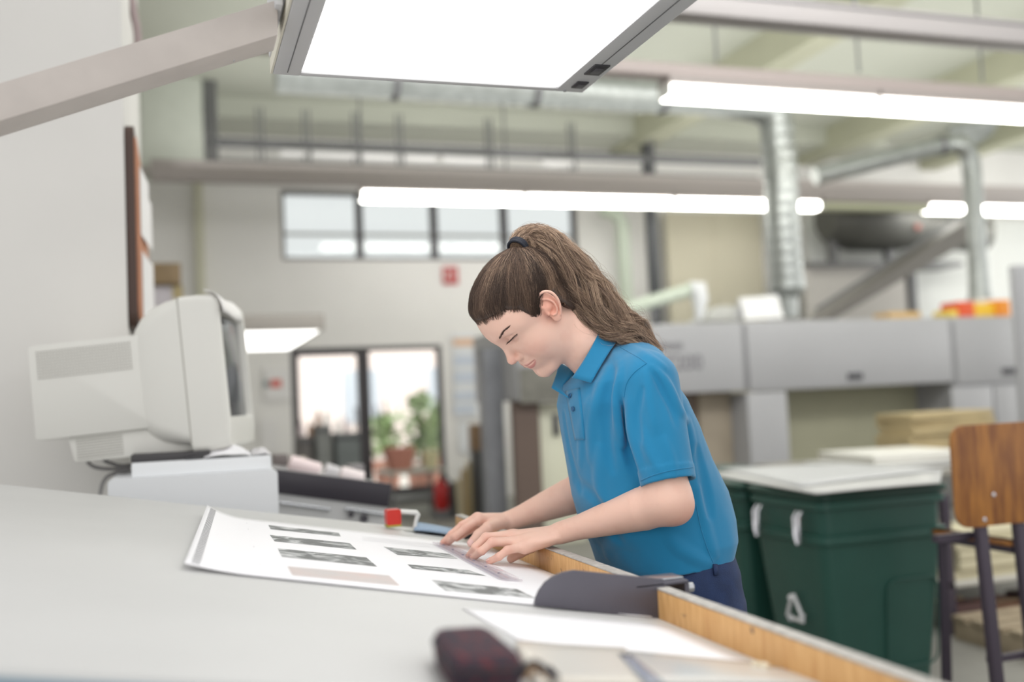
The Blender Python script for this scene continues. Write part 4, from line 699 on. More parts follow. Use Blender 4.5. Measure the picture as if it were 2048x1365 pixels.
# bits of clutter on the console top
for k, (x_, y_, c_) in enumerate(((562, 915, (120, 112, 110)), (600, 918, (160, 150, 140)), (715, 955, (140, 136, 138)))):
    p = ay(x_, y_, KY + 0.7); p[2] = T1[2] + (T2[2] - T1[2]) * (p[0] - T1[0]) / (T2[0] - T1[0]) + 0.018; o = MB().box(p - [0.03, 0, 0.03], p + [0.03, 0.1, 0.015], 0.004).build('tool_box', mat('toolbox_%d' % k, c_, 0.5)); tag(o, ['small brown box at the left of the console top', 'beige box behind the pinkish roll', 'grey box at the right end of the console top'][k], 'box', 'boxes on the console')
# ---------------------------------------------------------------- green bins, stool and stacks on the right
grn = mat('bin_green', (40, 84, 74), 0.42, var=0.12, scale=5); grnd = mat('bin_green_dark', (24, 62, 52), 0.45)
silver = mat('bright_handle', (222, 222, 228), 0.22, 0.8)
BY = 3.30; c0 = ay(1640, 985, BY); c1 = ay(1885, 966, BY); BZ = (c0[2] + c1[2]) / 2; BW = c1[0] - c0[0] + 0.02; BD = 0.52
def make_bin(x, y, label, first):
    t = thing('waste_container', label, 'waste bin', (x + BW / 2, y + BD / 2, 0), 'green waste containers')
    def ring(z, g, r=0.05): return [(p[0], p[1], z) for p in _rr(x - g, x + BW + g, y - g, y + BD + g, r)]
    zs = [(0.06, -0.075), (0.10, -0.065), (BZ - 0.215, -0.012), (BZ - 0.205, 0.004), (BZ - 0.175, 0.004), (BZ - 0.17, -0.016), (BZ - 0.075, -0.012), (BZ - 0.07, 0.006), (BZ - 0.045, 0.006), (BZ - 0.042, -0.004), (BZ - 0.03, -0.004)]
    body = loft_v([ring(z, g) for z, g in zs]).build('body', grn, t, smooth=40)
    loft_v([ring(BZ - 0.032, 0.008), ring(BZ - 0.026, 0.014), ring(BZ - 0.010, 0.014), ring(BZ - 0.002, 0.004), ring(BZ, -0.03)]).build('lid', grnd, t, smooth=40)
    cx = x + BW * 0.80; ry = y + 0.012
    m = MB(); zc = BZ - 0.50; pts = [(x + BW * 0.50, zc + 0.13), (x + BW * 0.56, zc + 0.16), (x + BW * 0.86, zc + 0.16)]
    rrp = _rr(x + BW * 0.50, x + BW * 0.90, zc - 0.22, zc + 0.13, 0.045); ln = [(p[0], y + 0.004 + (BZ - 0.2 - p[1]) * 0.088, p[1]) for p in rrp]; m.tube(ln + [ln[0]], 0.0045, 8); m.build('embossed_panel', grn, t)
    for k, fy in enumerate((0.22, 0.78)):
        yy = y + BD * fy; zt = BZ - 0.085
        m = MB(); m.tube([(x - 0.012, yy, zt), (x - 0.030, yy - 0.004, zt - 0.02), (x - 0.040, yy - 0.010, zt - 0.09), (x - 0.040, yy - 0.012, zt - 0.12)], [0.008, 0.009, 0.009, 0.006], 10); m.tube([(x - 0.012, yy + 0.03, zt), (x - 0.030, yy + 0.026, zt - 0.02), (x - 0.040, yy + 0.012, zt - 0.09), (x - 0.040, yy - 0.002, zt - 0.125)], [0.007, 0.008, 0.008, 0.006], 10); m.build('handle', silver, t)
    # triangular mark on the flank
    yy = y + BD * 0.45; zc = BZ - 0.48; s = 0.060
    tri = [(x + 0.036 - 0.0, yy - s, zc - s * .8), (x + 0.036, yy + s, zc - s * .8), (x + 0.030, yy, zc + s)]; xx = x - 0.002
    tri = [(x + 0.012, yy - s, zc - s * .8), (x + 0.012, yy + s, zc - s * .8), (x + 0.004, yy, zc + s)]
    m = MB()
    for i in range(3):
        p, q = np.array(tri[i]), np.array(tri[(i + 1) % 3]); e = (q - p); m.tube([p + e * 0.06, p + e * 0.80], 0.008, 6); m.tube([p + e * 0.78, p + e * 0.95], [0.016, 0.002], 6)
    m.build('triangle_mark', mat('mark_white', (226, 226, 228), 0.5), t)
    return t
def _rr(x0, x1, y0, y1, r, n=6):
    P = []
    for (cx, cy, s0) in ((x1 - r, y1 - r, 0), (x0 + r, y1 - r, 1), (x0 + r, y0 + r, 2), (x1 - r, y0 + r, 3)):
        for k in range(n + 1): t = (s0 + k / n) * math.pi / 2; P.append((cx + r * math.cos(t), cy + r * math.sin(t)))
    return P
def loft_v(secs):
    m = MB(); m.grid(secs, closed=True); k = len(secs[0]); vs = list(m.bm.verts); m.bm.faces.new(vs[:k][::-1]); m.bm.faces.new(vs[-k:]); return m
make_bin(c0[0], BY, 'dark green waste container nearest to the stool', True); make_bin(c0[0] - 0.01, BY + BD + 0.06, 'dark green waste container standing second in the row', False); make_bin(c0[0] - 0.03, BY + 2 * (BD + 0.06), 'dark green waste container half hidden behind the blue shirt', False)
def board(name, label, cat, pix, z, th, m, group=None, bend=0.0):
    q = [az(x, y, z) for x, y in pix]; rows = []
    for v in np.linspace(0, 1, 6): rows.append([(q[0] * (1 - u) + q[1] * u) * (1 - v) + (q[3] * (1 - u) + q[2] * u) * v + np.array([0, 0, bend * math.sin(3.14 * u)]) for u in np.linspace(0, 1, 8)])
    o = MB().grid(rows).build(name, m, smooth=40); s = o.modifiers.new('t', 'SOLIDIFY'); s.thickness = th; s.offset = 1; return tag(o, label, cat, group)
pap = mat('board_white', (204, 204, 201), 0.4, var=0.04)
board('card_sheet', 'large white board lying on the green containers, lower one', 'board', ((1400, 948), (1885, 940), (1880, 968), (1632, 990)), BZ + 0.003, 0.006, pap, bend=0.002)
board('card_sheet', 'white sheet on top of the board over the green containers', 'board', ((1440, 938), (1700, 930), (1895, 940), (1600, 975)), BZ + 0.012, 0.003, mat('sheet_greyish', (196, 197, 197), 0.4), bend=0.003)
# pallet table with paper stacks, between the bins and the machine
TY = 4.6; tzp = ay(1800, 945, TY)[2]; tx0, tx1 = ay(1745, 940, TY)[0], ay(2130, 940, TY)[0]
pt = thing('packing_table', 'steel packing table behind the green containers holding paper stacks', 'table', ((tx0 + tx1) / 2, TY + 0.6, 0))
MB().box((tx0, TY, tzp - 0.04), (tx1, TY + 1.2, tzp), 0.004).build('table_top', mat('table_grey', (150, 146, 138), 0.6), pt)
for x in (tx0 + 0.05, tx1 - 0.05):
    for y in (TY + 0.05, TY + 1.15): MB().box((x - 0.03, y - 0.03, 0), (x + 0.03, y + 0.03, tzp - 0.04)).build('leg', greyd, pt)
MB().box((tx0 + 0.08, TY + 0.1, 0.28), (tx1 - 0.08, TY + 1.1, 0.31)).build('shelf', mat('table_grey', (150, 146, 138), 0.6), pt)
def stack(name, label, x0, x1, y0, y1, z0, h, n, m, rot=0.0, cat='paper stack', seed=1):
    t = thing(name, label, cat, ((x0 + x1) / 2, (y0 + y1) / 2, z0)); g = random.Random(seed)
    for k in range(n):
        dx, dy = g.uniform(-.03, .03), g.uniform(-.02, .02); MB().box((x0 + dx, y0 + dy, z0 + h * k / n), (x1 + dx, y1 + dy, z0 + h * (k + 0.9) / n), 0.001, rot=(0, 0, rot + g.uniform(-.03, .03)), pivot=((x0 + x1) / 2, (y0 + y1) / 2, z0)).build('ream', m, t)
    return t
xs0 = ay(1770, 930, TY)[0]
stack('paper_stack', 'broad low white paper stack on the packing table', xs0, xs0 + 0.72, TY + 0.08, TY + 0.75, tzp, 0.035, 3, pap, 0.15)
stack('paper_stack', 'crooked white paper stack lying above the broad one', xs0 + 0.12, xs0 + 0.75, TY + 0.14, TY + 0.78, tzp + 0.038, 0.05, 2, mat('board_white2', (232, 230, 222), 0.45), -0.12, seed=4)
kraft = mat('kraft_board', (186, 168, 128), 0.8, var=0.15, scale=5)
stack('carton_pile', 'pile of flat brown cartons behind the white paper stacks', ay(1815, 860, TY + 0.85)[0], ay(1990, 860, TY + 0.85)[0], TY + 0.82, TY + 1.15, tzp, ay(1900, 822, TY + 0.85)[2] - tzp, 6, kraft, 0.05, 'cartons', 7)
# stool with a wooden back
SYY = 2.75; wood = mat('chair_plywood', (178, 120, 58), 0.4, scale=7, col2=(132, 82, 44), stretch=(6, 6, 1)); stl = mat('chair_frame_steel', (74, 66, 78), 0.45, 0.3)
st_ = thing('work_chair', 'work chair with worn plywood back and dark steel frame at the right edge', 'chair', (ay(2040, 1000, SYY)[0], SYY + 0.2, 0))
xa, za, zb_ = ay(1906, 930, SYY)[0], ay(1950, 850, SYY)[2], ay(1950, 1056, SYY)[2]; xb = xa + 0.40
MB().rounded(xa, xb, SYY, SYY + 0.012, zb_, za, 0.055, 'y', 8, 0.002).build('backrest', wood, st_)
for (px, py) in ((1988, 990), (1970, 1040)):
    q = ay(px, py, SYY - 0.003); MB().tube([q, q + [0, -0.003, 0]], [0.008, 0.005], 12).build('rivet', silver, st_)
fx = ay(1962, 1060, SYY + 0.02)[0]; fx2 = xb - (fx - xa)
for k, (x, s) in enumerate(((fx, 1), (fx2, -1))):
    MB().prism([(x - 0.020, SYY + 0.014, zb_ + 0.10), (x + 0.020, SYY + 0.014, zb_ + 0.10), (x + 0.030 , SYY - 0.02, 0.0), (x - 0.012, SYY - 0.02, 0.0)], (0, 0.028, 0), 0.002).build('leg', stl, st_)
    x += 0.16 if s > 0 else 0; MB().prism([(x - 0.012, SYY + 0.38, zb_ - 0.10), (x + 0.012, SYY + 0.38, zb_ - 0.10), (x + 0.012, SYY + 0.42, 0.0), (x - 0.012, SYY + 0.42, 0.0)], (0, 0.026, 0), 0.002).build('leg', stl, st_)
    MB().box((x - 0.012, SYY + 0.04, zb_ - 0.11), (x + 0.012, SYY + 0.40, zb_ - 0.085)).build('seat_rail', stl, st_)
MB().rounded(fx + 0.14, fx2 + 0.03, SYY + 0.03, SYY + 0.44, zb_ - 0.085, zb_ - 0.068, 0.04, 'z', 6, 0.003).build('seat', wood, st_)
zx = ay(1970, 1075, SYY)[2]; MB().box((fx - 0.16, SYY + 0.05, zx - 0.012), (fx, SYY + 0.075, zx + 0.012)).build('side_bar', stl, st_); MB().box((fx, SYY + 0.016, ay(1990, 1325, SYY)[2] - 0.01), (fx2, SYY + 0.04, ay(1990, 1325, SYY)[2] + 0.012)).build('stretcher', stl, st_)
# shelving with paper and cartons behind the chair
HY = 4.2; hx_ = ay(1893, 1100, HY)[0]; sh_ = thing('pallet_rack', 'low rack with shelves of paper behind the work chair', 'rack', (hx_ + 0.6, HY + 0.3, 0))
for z, c_ in ((ay(1950, 1160, HY)[2], (206, 204, 196)), (ay(1950, 1310, HY)[2], (150, 140, 124))): MB().box((hx_, HY, z - 0.03), (hx_ + 1.3, HY + 0.35, z), 0.004).build('shelf', mat('shelf_%d' % c_[0], c_, 0.7), sh_)
for x in (hx_ + 0.0, hx_ + 1.26):
    for y in (HY, HY + 0.31): MB().box((x, y, 0), (x + 0.04, y + 0.04, ay(1950, 985, HY)[2])).build('post', stl, sh_)
z1_, z2_ = ay(1950, 1160, HY)[2], ay(1950, 1310, HY)[2]
stack('paper_stack', 'cream paper stack on the upper shelf behind the chair', hx_ + 0.06, hx_ + 0.62, HY + 0.02, HY + 0.33, z1_, ay(1950, 1060, HY)[2] - z1_, 5, mat('cream_ream', (214, 206, 176), 0.7), 0.0, seed=9)
stack('paper_stack', 'second paper stack further right on the upper shelf', hx_ + 0.66, hx_ + 1.2, HY + 0.02, HY + 0.33, z1_, 0.12, 3, mat('white_ream', (222, 220, 210), 0.7), 0.0, seed=12)
for k, (x0_, x1_, h, c_, lab) in enumerate(((0.05, 0.24, 0.25, (96, 70, 66), 'dark reddish brown carton on the lower shelf, left'), (0.26, 0.62, 0.20, (150, 96, 74), 'rust brown carton on the lower shelf beside the chair leg'), (0.66, 1.1, 0.22, (90, 72, 68), 'dark carton on the lower shelf at the right edge'))):
    t = thing('carton', lab, 'carton', (hx_ + x0_, HY, z2_), 'cartons on the lower shelf'); MB().box((hx_ + x0_, HY + 0.02, z2_), (hx_ + x1_, HY + 0.32, z2_ + h), 0.006).build('box', mat('rust_%d' % k, c_, 0.8, var=0.25, scale=9), t); MB().box((hx_ + x0_ + 0.01, HY + 0.15, z2_ + h), (hx_ + x1_ - 0.01, HY + 0.19, z2_ + h + 0.002)).build('tape', mat('carton_tape', (226, 200, 160), 0.4), t)
pl_ = thing('pallet', 'wooden pallet on the floor under the rack', 'pallet', (hx_ + 0.6, HY - 0.2, 0)); pw = mat('pallet_wood', (176, 160, 136), 0.8, var=0.2)
for k in range(5): MB().box((hx_ - 0.05, HY - 0.62 + 0.12 * k, 0.10), (hx_ + 1.15, HY - 0.54 + 0.12 * k, 0.122), 0.002).build('slat', pw, pl_)
for k in range(3): MB().box((hx_ - 0.04 + 0.55 * k, HY - 0.62, 0.0), (hx_ + 0.04 + 0.55 * k, HY - 0.06, 0.10), 0.002).build('block', pw, pl_)
# ---------------------------------------------------------------- signed-distance modelling (bodies, cloth)
def smin(a, b, k):
    h = np.clip(0.5 + 0.5 * (b - a) / k, 0, 1); return b + (a - b) * h - k * h * (1 - h)
def smax(a, b, k): return -smin(-a, -b, k)
def rcone(p, a, b, r1, r2):
    a = np.asarray(a, float); b = np.asarray(b, float); ab = b - a; L2 = ab @ ab
    t = np.clip(((p - a) @ ab) / L2, 0, 1); q = p - a - t[:, None] * ab
    return np.sqrt((q * q).sum(1)) - (r1 + (r2 - r1) * t)
def chain(p, pts, rs, k=0.0):
    d = None
    for i in range(len(pts) - 1):
        e = rcone(p, pts[i], pts[i + 1], rs[i], rs[i + 1]); d = e if d is None else (smin(d, e, k) if k > 0 else np.minimum(d, e))
    return d
def ell(p, c, r, R=None):
    q = p - np.asarray(c, float)
    if R is not None: q = q @ R
    r = np.asarray(r, float); k0 = np.sqrt(((q / r) ** 2).sum(1)); k1 = np.sqrt(((q / r ** 2) ** 2).sum(1)) + 1e-12
    return k0 * (k0 - 1) / k1
def eu(x=0, y=0, z=0): return np.array(Euler((math.radians(x), math.radians(y), math.radians(z))).to_matrix())
def near(f, p, d, c, rad, op):
    """apply a local feature only to points near it"""
    m = ((p - np.asarray(c, float)) ** 2).sum(1) < rad * rad
    if m.any(): d[m] = op(d[m], f(p[m]))
    return d
def vnoise(p, seed=0):
    p = np.asarray(p, float); i = np.floor(p).astype(np.int64); f = p - i; f = f * f * (3 - 2 * f); o = 0
    for dx in (0, 1):
        for dy in (0, 1):
            for dz in (0, 1):
                n = (i[:, 0] + dx) * 73856093 ^ (i[:, 1] + dy) * 19349663 ^ (i[:, 2] + dz) * 83492791 ^ (seed * 2654435)
                n = (n ^ (n >> 13)) * 1274126177 & 0x7fffffff
                v = (n % 10007) / 10007.0
                w = (f[:, 0] if dx else 1 - f[:, 0]) * (f[:, 1] if dy else 1 - f[:, 1]) * (f[:, 2] if dz else 1 - f[:, 2])
                o = o + v * w
    return o * 2 - 1
def nets(f, lo, hi, h, c=8, slack=1.35):
    lo = np.asarray(lo, float); hi = np.asarray(hi, float); nb = np.ceil((hi - lo) / (h * c)).astype(int); n = nb * c + 1
    gc = [lo[k] + (np.arange(nb[k]) + 0.5) * c * h for k in range(3)]
    G = np.stack(np.meshgrid(*gc, indexing='ij'), -1).reshape(-1, 3)
    dc = np.concatenate([f(G[i:i + 200000]) for i in range(0, len(G), 200000)]).reshape(nb)
    act = np.abs(dc) < c * h * 0.87 * slack
    D = np.empty(n, np.float32); s = np.where(dc > 0, 1.0, -1.0).astype(np.float32)
    D[:-1, :-1, :-1] = np.kron(s, np.ones((c, c, c), np.float32)); D[-1] = 1; D[:, -1] = 1; D[:, :, -1] = 1
    mask = np.zeros(n, bool); k = np.kron(act, np.ones((c, c, c), bool))
    for a in (0, 1):
        for b in (0, 1):
            for e in (0, 1): mask[a:a + k.shape[0], b:b + k.shape[1], e:e + k.shape[2]] |= k
    idx = np.argwhere(mask); P = lo + idx * h
    D[mask] = np.concatenate([f(P[i:i + 300000]) for i in range(0, len(P), 300000)])
    ok = k
    S = D < 0
    cnt = np.zeros(np.array(n) - 1, np.int8)
    for a in (0, 1):
        for b in (0, 1):
            for e in (0, 1): cnt += S[a:n[0] - 1 + a, b:n[1] - 1 + b, e:n[2] - 1 + e]
    cell = (cnt > 0) & (cnt < 8) & ok
    ci = np.argwhere(cell); ids = -np.ones(cell.shape, np.int64); ids[cell] = np.arange(len(ci))
    acc = np.zeros((len(ci), 3)); num = np.zeros(len(ci))
    corners = [(a, b, e) for a in (0, 1) for b in (0, 1) for e in (0, 1)]
    dv = {q: D[ci[:, 0] + q[0], ci[:, 1] + q[1], ci[:, 2] + q[2]].astype(float) for q in corners}
    for q in corners:
        for ax_ in range(3):
            if q[ax_] == 0:
                q2 = list(q); q2[ax_] = 1; q2 = tuple(q2); d0, d1 = dv[q], dv[q2]; m = (d0 < 0) != (d1 < 0)
                t = np.where(m, d0 / np.where(m, d0 - d1, 1), 0)
                v = np.tile(np.array(q, float), (len(ci), 1)); v[:, ax_] = t
                acc[m] += v[m]; num[m] += 1
    V = lo + (ci + acc / np.maximum(num, 1)[:, None]) * h
    Q = []
    for ax_ in range(3):
        o1, o2 = [(1, 2), (2, 0), (0, 1)][ax_]
        sl0 = [slice(1, -1)] * 3; sl1 = [slice(1, -1)] * 3; sl0[ax_] = slice(0, n[ax_] - 1); sl1[ax_] = slice(1, n[ax_])
        A = S[tuple(sl0)]; B = S[tuple(sl1)]; e = np.argwhere(A != B)
        base = e.copy(); base[:, o1] += 1; base[:, o2] += 1
        def cid(d1, d2):
            q = base.copy(); q[:, o1] -= d1; q[:, o2] -= d2; return ids[q[:, 0], q[:, 1], q[:, 2]]
        quad = np.stack([cid(1, 1), cid(0, 1), cid(0, 0), cid(1, 0)], 1)
        flip = B[e[:, 0], e[:, 1], e[:, 2]]
        quad[flip] = quad[flip][:, ::-1]
        Q.append(quad[(quad >= 0).all(1)])
    return V, np.concatenate(Q)
def relax(V, F, it=1, w=0.5):
    E = np.concatenate([F[:, [0, 1]], F[:, [1, 2]], F[:, [2, 3]], F[:, [3, 0]]])
    for _ in range(it):
        acc = np.zeros_like(V); n = np.zeros(len(V)); np.add.at(acc, E[:, 0], V[E[:, 1]]); np.add.at(n, E[:, 0], 1)
        np.add.at(acc, E[:, 1], V[E[:, 0]]); np.add.at(n, E[:, 1], 1)
        V = V + w * (acc / np.maximum(n, 1)[:, None] - V)
    return V
def march(f, px, py, t0=1.0, t1=3.2):
    """first point of the surface f seen at these pixels (arrays); nan where missed"""
    px = np.atleast_1d(np.asarray(px, float)); py = np.atleast_1d(np.asarray(py, float))
    D = np.array([ray(a, b) for a, b in zip(px, py)]); D /= np.linalg.norm(D, axis=1)[:, None]
    t = np.full(len(D), t0)
    for _ in range(90): t = np.minimum(t + f(CAMP + D * t[:, None]) * 0.7, t1)
    P = CAMP + D * t[:, None]; return P, t < t1 - 0.01
def grad(f, P, e=1e-3):
    g = np.stack([f(P + np.eye(3)[k] * e) - f(P - np.eye(3)[k] * e) for k in range(3)], 1)
    return g / (np.linalg.norm(g, axis=1)[:, None] + 1e-9)
# ---------------------------------------------------------------- the woman at the desk
def _rotm(yw, pt, rl):
    c, s = math.cos(yw), math.sin(yw); Rz = np.array([[c, -s, 0], [s, c, 0], [0, 0, 1]])
    c, s = math.cos(pt), math.sin(pt); Ry = np.array([[c, 0, s], [0, 1, 0], [-s, 0, c]])
    c, s = math.cos(rl), math.sin(rl); Rx = np.array([[1, 0, 0], [0, c, -s], [0, s, c]])
    return Rz @ Ry @ Rx
HR = _rotm(*[math.radians(v) for v in (183.0, 52.4, -10.3)]); HO = np.array([0.657, 1.858, 1.481]); HS = 1.016
def h2w(p): return HO + HS * (np.atleast_2d(p) @ HR.T)
def w2h(p): return (p - HO) @ HR / HS

def mirror(p): q = p.copy(); q[:, 1] = np.abs(q[:, 1]); return q
EW = np.array([0.30, 0.94, 0.12]); EW /= np.linalg.norm(EW)
EV = np.array([-0.20, 0.0, 0.98]); EV -= EW * (EV @ EW); EV /= np.linalg.norm(EV)
EU = np.cross(EV, EW); EU = EU if EU[0] > 0 else -EU
EC = np.array([-0.006, 0.0735, -0.004])
def spline(P, t):
    P = np.asarray(P, float); m = len(P) - 1; x = np.clip(t, 0, 0.9999) * m; i = x.astype(int); f = (x - i)[..., None] if P.ndim > 1 else x - i
    g = lambda k: P[np.clip(i + k, 0, m)]
    return 0.5 * (2 * g(0) + (g(1) - g(-1)) * f + (2 * g(-1) - 5 * g(0) + 4 * g(1) - g(2)) * f ** 2 + (-g(-1) + 3 * g(0) - 3 * g(1) + g(2)) * f ** 3)
HEL = spline([(5, 1, 1), (10, 7, 2.5), (13, 16, 3), (10, 25, 4), (1, 31, 5), (-9, 30, 6.5), (-17, 22, 7.5), (-19.5, 10, 8), (-18, -2, 7.5), (-13.5, -13, 6), (-8, -22, 4)], np.linspace(0, 1, 30))
AHX = spline([(3, 21, 2.5), (-6, 14, 5), (-10.5, 4, 6.2), (-9, -8, 5.5), (-3, -15, 4.5), (3, -14, 4)], np.linspace(0, 1, 16))
def ear(q):
    l = np.stack([(q - EC) @ EU, (q - EC) @ EV, (q - EC) @ EW], 1) * 1000 / 1.08
    d = ell(l, (-3, 2, -0.5), (15.5, 27, 3.2))
    d = smin(d, ell(l, (-1, -22, 1.2), (8.5, 9.5, 3.2)), 3.0)
    d = smin(d, chain(l, HEL, np.interp(np.linspace(0, 1, len(HEL)), [0, .2, .6, 1], [2.0, 2.5, 2.7, 2.2])), 2.2)
    d = smin(d, chain(l, AHX, np.full(16, 2.2)), 2.6)
    d = smin(d, chain(l, [(9.5, -1, 1.5), (8.5, -8, 3.5)], [3.0, 3.2]), 2.5)
    d = smax(d, -ell(l, (-0.5, -4, 5.0), (6.5, 8.5, 7.5)), 1.6)
    d = smax(d, -ell(l, (4, 8, 5.2), (5.5, 4.5, 4.2)), 1.5)
    d = smin(d, rcone(l, (6, 0, -14), (3, 2, -5), 17, 11), 4.5)
    return d * 1.08 / 1000
EYE = np.array([0.0675, 0.031, 0.0065])
def skull(q):
    d = ell(q, (-0.008, 0, 0.028), (0.094, 0.0735, 0.076))
    d = smin(d, ell(q, (0.042, 0, 0.030), (0.048, 0.056, 0.050)), 0.03)
    return d
FEAT = []
def head_sdf(p):
    q0 = w2h(p); q = mirror(q0); d = skull(q)
    d = smin(d, ell(q, (0.030, 0, -0.035), (0.052, 0.056, 0.075)), 0.03)                # mid face
    d = smin(d, chain(q, [(-0.006, 0.050, -0.052), (0.018, 0.045, -0.082), (0.058, 0.020, -0.104), (0.070, 0.004, -0.106)], [0.016, 0.015, 0.0145, 0.0145]), 0.026)
    d = smin(d, ell(q, (0.050, 0.036, -0.034), (0.027, 0.024, 0.030)), 0.022)           # cheek
    d = smin(d, ell(q, (0.030, 0.040, -0.052), (0.034, 0.020, 0.036)), 0.025)
    d = smin(d, ell(q, (0.064, 0, -0.066), (0.028, 0.030, 0.026)), 0.018)               # muzzle
    d = smin(d, ell(q, (0.0705, 0, -0.103), (0.0150, 0.0170, 0.0150)), 0.012)             # chin
    d = smin(d, chain(q, [(0.083, 0.006, 0.020), (0.071, 0.030, 0.028), (0.050, 0.047, 0.022)], [0.008, 0.008, 0.009]), 0.018)   # brow
    d = near(lambda x: ell(x, (0.0930, 0.034, 0.0045), (0.020, 0.019, 0.0135)), q, d, (0.09, 0.032, 0), 0.05, lambda a, b: smax(a, -b, 0.014))
    d = near(lambda x: chain(x, [(0.084, 0, 0.006), (0.0875, 0, -0.010), (0.0985, 0, -0.034)], [0.0075, 0.0068, 0.0085]), q, d, (0.09, 0, -0.02), 0.06, lambda a, b: smin(a, b, 0.012))
    d = near(lambda x: ell(x, (0.0985, 0, -0.036), (0.0095, 0.0090, 0.0085)), q, d, (0.098, 0, -0.035), 0.03, lambda a, b: smin(a, b, 0.006))
    d = near(lambda x: ell(x, (0.0875, 0.0110, -0.0410), (0.0088, 0.0055, 0.0066)), q, d, (0.087, 0.011, -0.041), 0.03, lambda a, b: smin(a, b, 0.005))
    d = near(lambda x: ell(x, (0.0925, 0.0062, -0.0485), (0.0062, 0.0028, 0.0035), eu(0, 20, 0)), q, d, (0.092, 0.006, -0.048), 0.02, lambda a, b: smax(a, -b, 0.0015))
    d = near(lambda x: np.sqrt(((x - EYE) ** 2).sum(1)) - 0.0138, q, d, EYE, 0.03, lambda a, b: smin(a, b, 0.004))
    for pts, r, k, sg in FEAT:
        c = pts.mean(0); d = near(lambda x: chain(x, pts, r), q, d, c, 0.03, (lambda a, b: smin(a, b, k)) if sg > 0 else (lambda a, b: smax(a, -b, k)))
    d = near(ear, q, d, EC, 0.055, lambda a, b: smin(a, b, 0.004))
    # neck, in world coordinates
    w = p
    n = chain(w, NECK, [0.050, 0.049, 0.052, 0.058])
    hp = h2w([(-0.045, 0, -0.045)])[0]
    n = smin(n, rcone(w, hp, NECK[1], 0.050, 0.044), 0.03)
    d = d * HS
    d = smin(d, n, 0.018)
    return d
NECK = [h2w([(-0.015, 0, -0.055)])[0], np.array([0.765, 1.856, 1.415]), np.array([0.805, 1.86, 1.370]), np.array([0.84, 1.865, 1.31])]

def facehit(pix, n=9):
    P, ok = march(head_sdf, [q[0] for q in pix], [q[1] for q in pix]); L = mirror(w2h(P)); L = L[ok]
    return spline(L, np.linspace(0, 1, n)) if len(L) > 2 else L
MOUTH = facehit([(1052.0, 733.3), (1059.3, 729.6), (1065.2, 724.6), (1070.3, 719.9)]); MOUTH = np.r_[[MOUTH[0] * [1, 0, 1]], MOUTH]
UPL = facehit([(1051.5, 731.6), (1056.5, 728.6), (1062.8, 724.2), (1069, 720.3)]); LOL = facehit([(1059, 735.2), (1064.0, 733.0), (1068.4, 727.6), (1070.6, 721.5)])
LASH = facehit([(1014.6, 685.2), (1020.6, 680.1), (1027, 673.7), (1034.5, 667.6)], 15); CREASE = facehit([(1013.5, 680.5), (1021.6, 671.8), (1028, 667.4), (1034.5, 664.4)])
LIDLO = facehit([(1017.5, 685.0), (1023.0, 682.0), (1029.2, 676.6), (1034.2, 669.0)]); BROW = facehit([(998.8, 677.7), (1002.9, 671.2), (1008.5, 662.6), (1017.0, 655.6)])
f_ = np.array([1, 0, 0.0])
FEAT.append((UPL - 0.0022 * f_, np.interp(np.linspace(0, 1, len(UPL)), [0, .35, 1], [0.0038, 0.0036, 0.0016]), 0.0022, 1))
FEAT.append((LOL - 0.0028 * f_, np.interp(np.linspace(0, 1, len(LOL)), [0, .4, 1], [0.0042, 0.0038, 0.0014]), 0.0025, 1))
FEAT.append((MOUTH + 0.0012 * f_, np.full(len(MOUTH), 0.0013), 0.0020, -1))
FEAT.append((CREASE + 0.0005 * f_, np.interp(np.linspace(0, 1, len(CREASE)), [0, .5, 1], [0.0004, 0.0010, 0.0004]), 0.0022, -1))
FEAT.append(((LASH + LIDLO[np.linspace(0, len(LIDLO) - 1, 15).astype(int)]) / 2, np.interp(np.linspace(0, 1, 15), [0, .5, 1], [0.0006, 0.0021, 0.0006]), 0.0006, -1))
FEAT.append((LASH + 0.0002 * f_ + np.array([0, 0, 0.0010]), np.interp(np.linspace(0, 1, 15), [0, .5, 1], [0.0006, 0.0012, 0.0006]), 0.0012, 1))
SHL, SHR = np.array([0.846, 1.714, 1.326]), np.array([0.862, 2.010, 1.326])
ELL, ELR = ay(1338, 1003, 1.665), np.array([0.86, 2.07, 1.095])
WRL = ax(1122, 1066, 0.716); WRR = ay(1022, 1041, 2.165)
def torso_skin(p):
    d = chain(p, [(0.945, 1.86, 0.95), (0.915, 1.86, 1.08), (0.875, 1.86, 1.22)], [0.085, 0.09, 0.095])
    d = smin(d, chain(p, [SHL, (0.85, 1.80, 1.33), (0.85, 1.92, 1.33), SHR], [0.048, 0.060, 0.060, 0.048]), 0.04)
    return d
def arm_l(p):
    d = chain(p, [SHL, (SHL + ELL) / 2, ELL], [0.048, 0.042, 0.0405])
    A, B = ELL, WRL; e = B - A
    f = chain(p, [A, A + e * 0.22, A + e * 0.55, A + e * 0.85, B], [0.0395, 0.0410, 0.0320, 0.0235, 0.0225])
    d = smin(d, f, 0.02)
    d = smin(d, rcone(p, A + np.array([0.014, -0.004, -0.014]), A + np.array([0.006, 0, 0.0]), 0.024, 0.03), 0.02)
    return d
def arm_r(p):
    d = chain(p, [SHR, (SHR + ELR) / 2, ELR], [0.048, 0.042, 0.040])
    A, B = ELR, WRR; e = B - A
    return smin(d, chain(p, [A, A + e * 0.25, A + e * 0.55, A + e * 0.85, B], [0.0395, 0.0405, 0.0330, 0.0245, 0.0225]), 0.02)
def finger(p, pts, rs): return chain(p, pts, rs, 0.004)
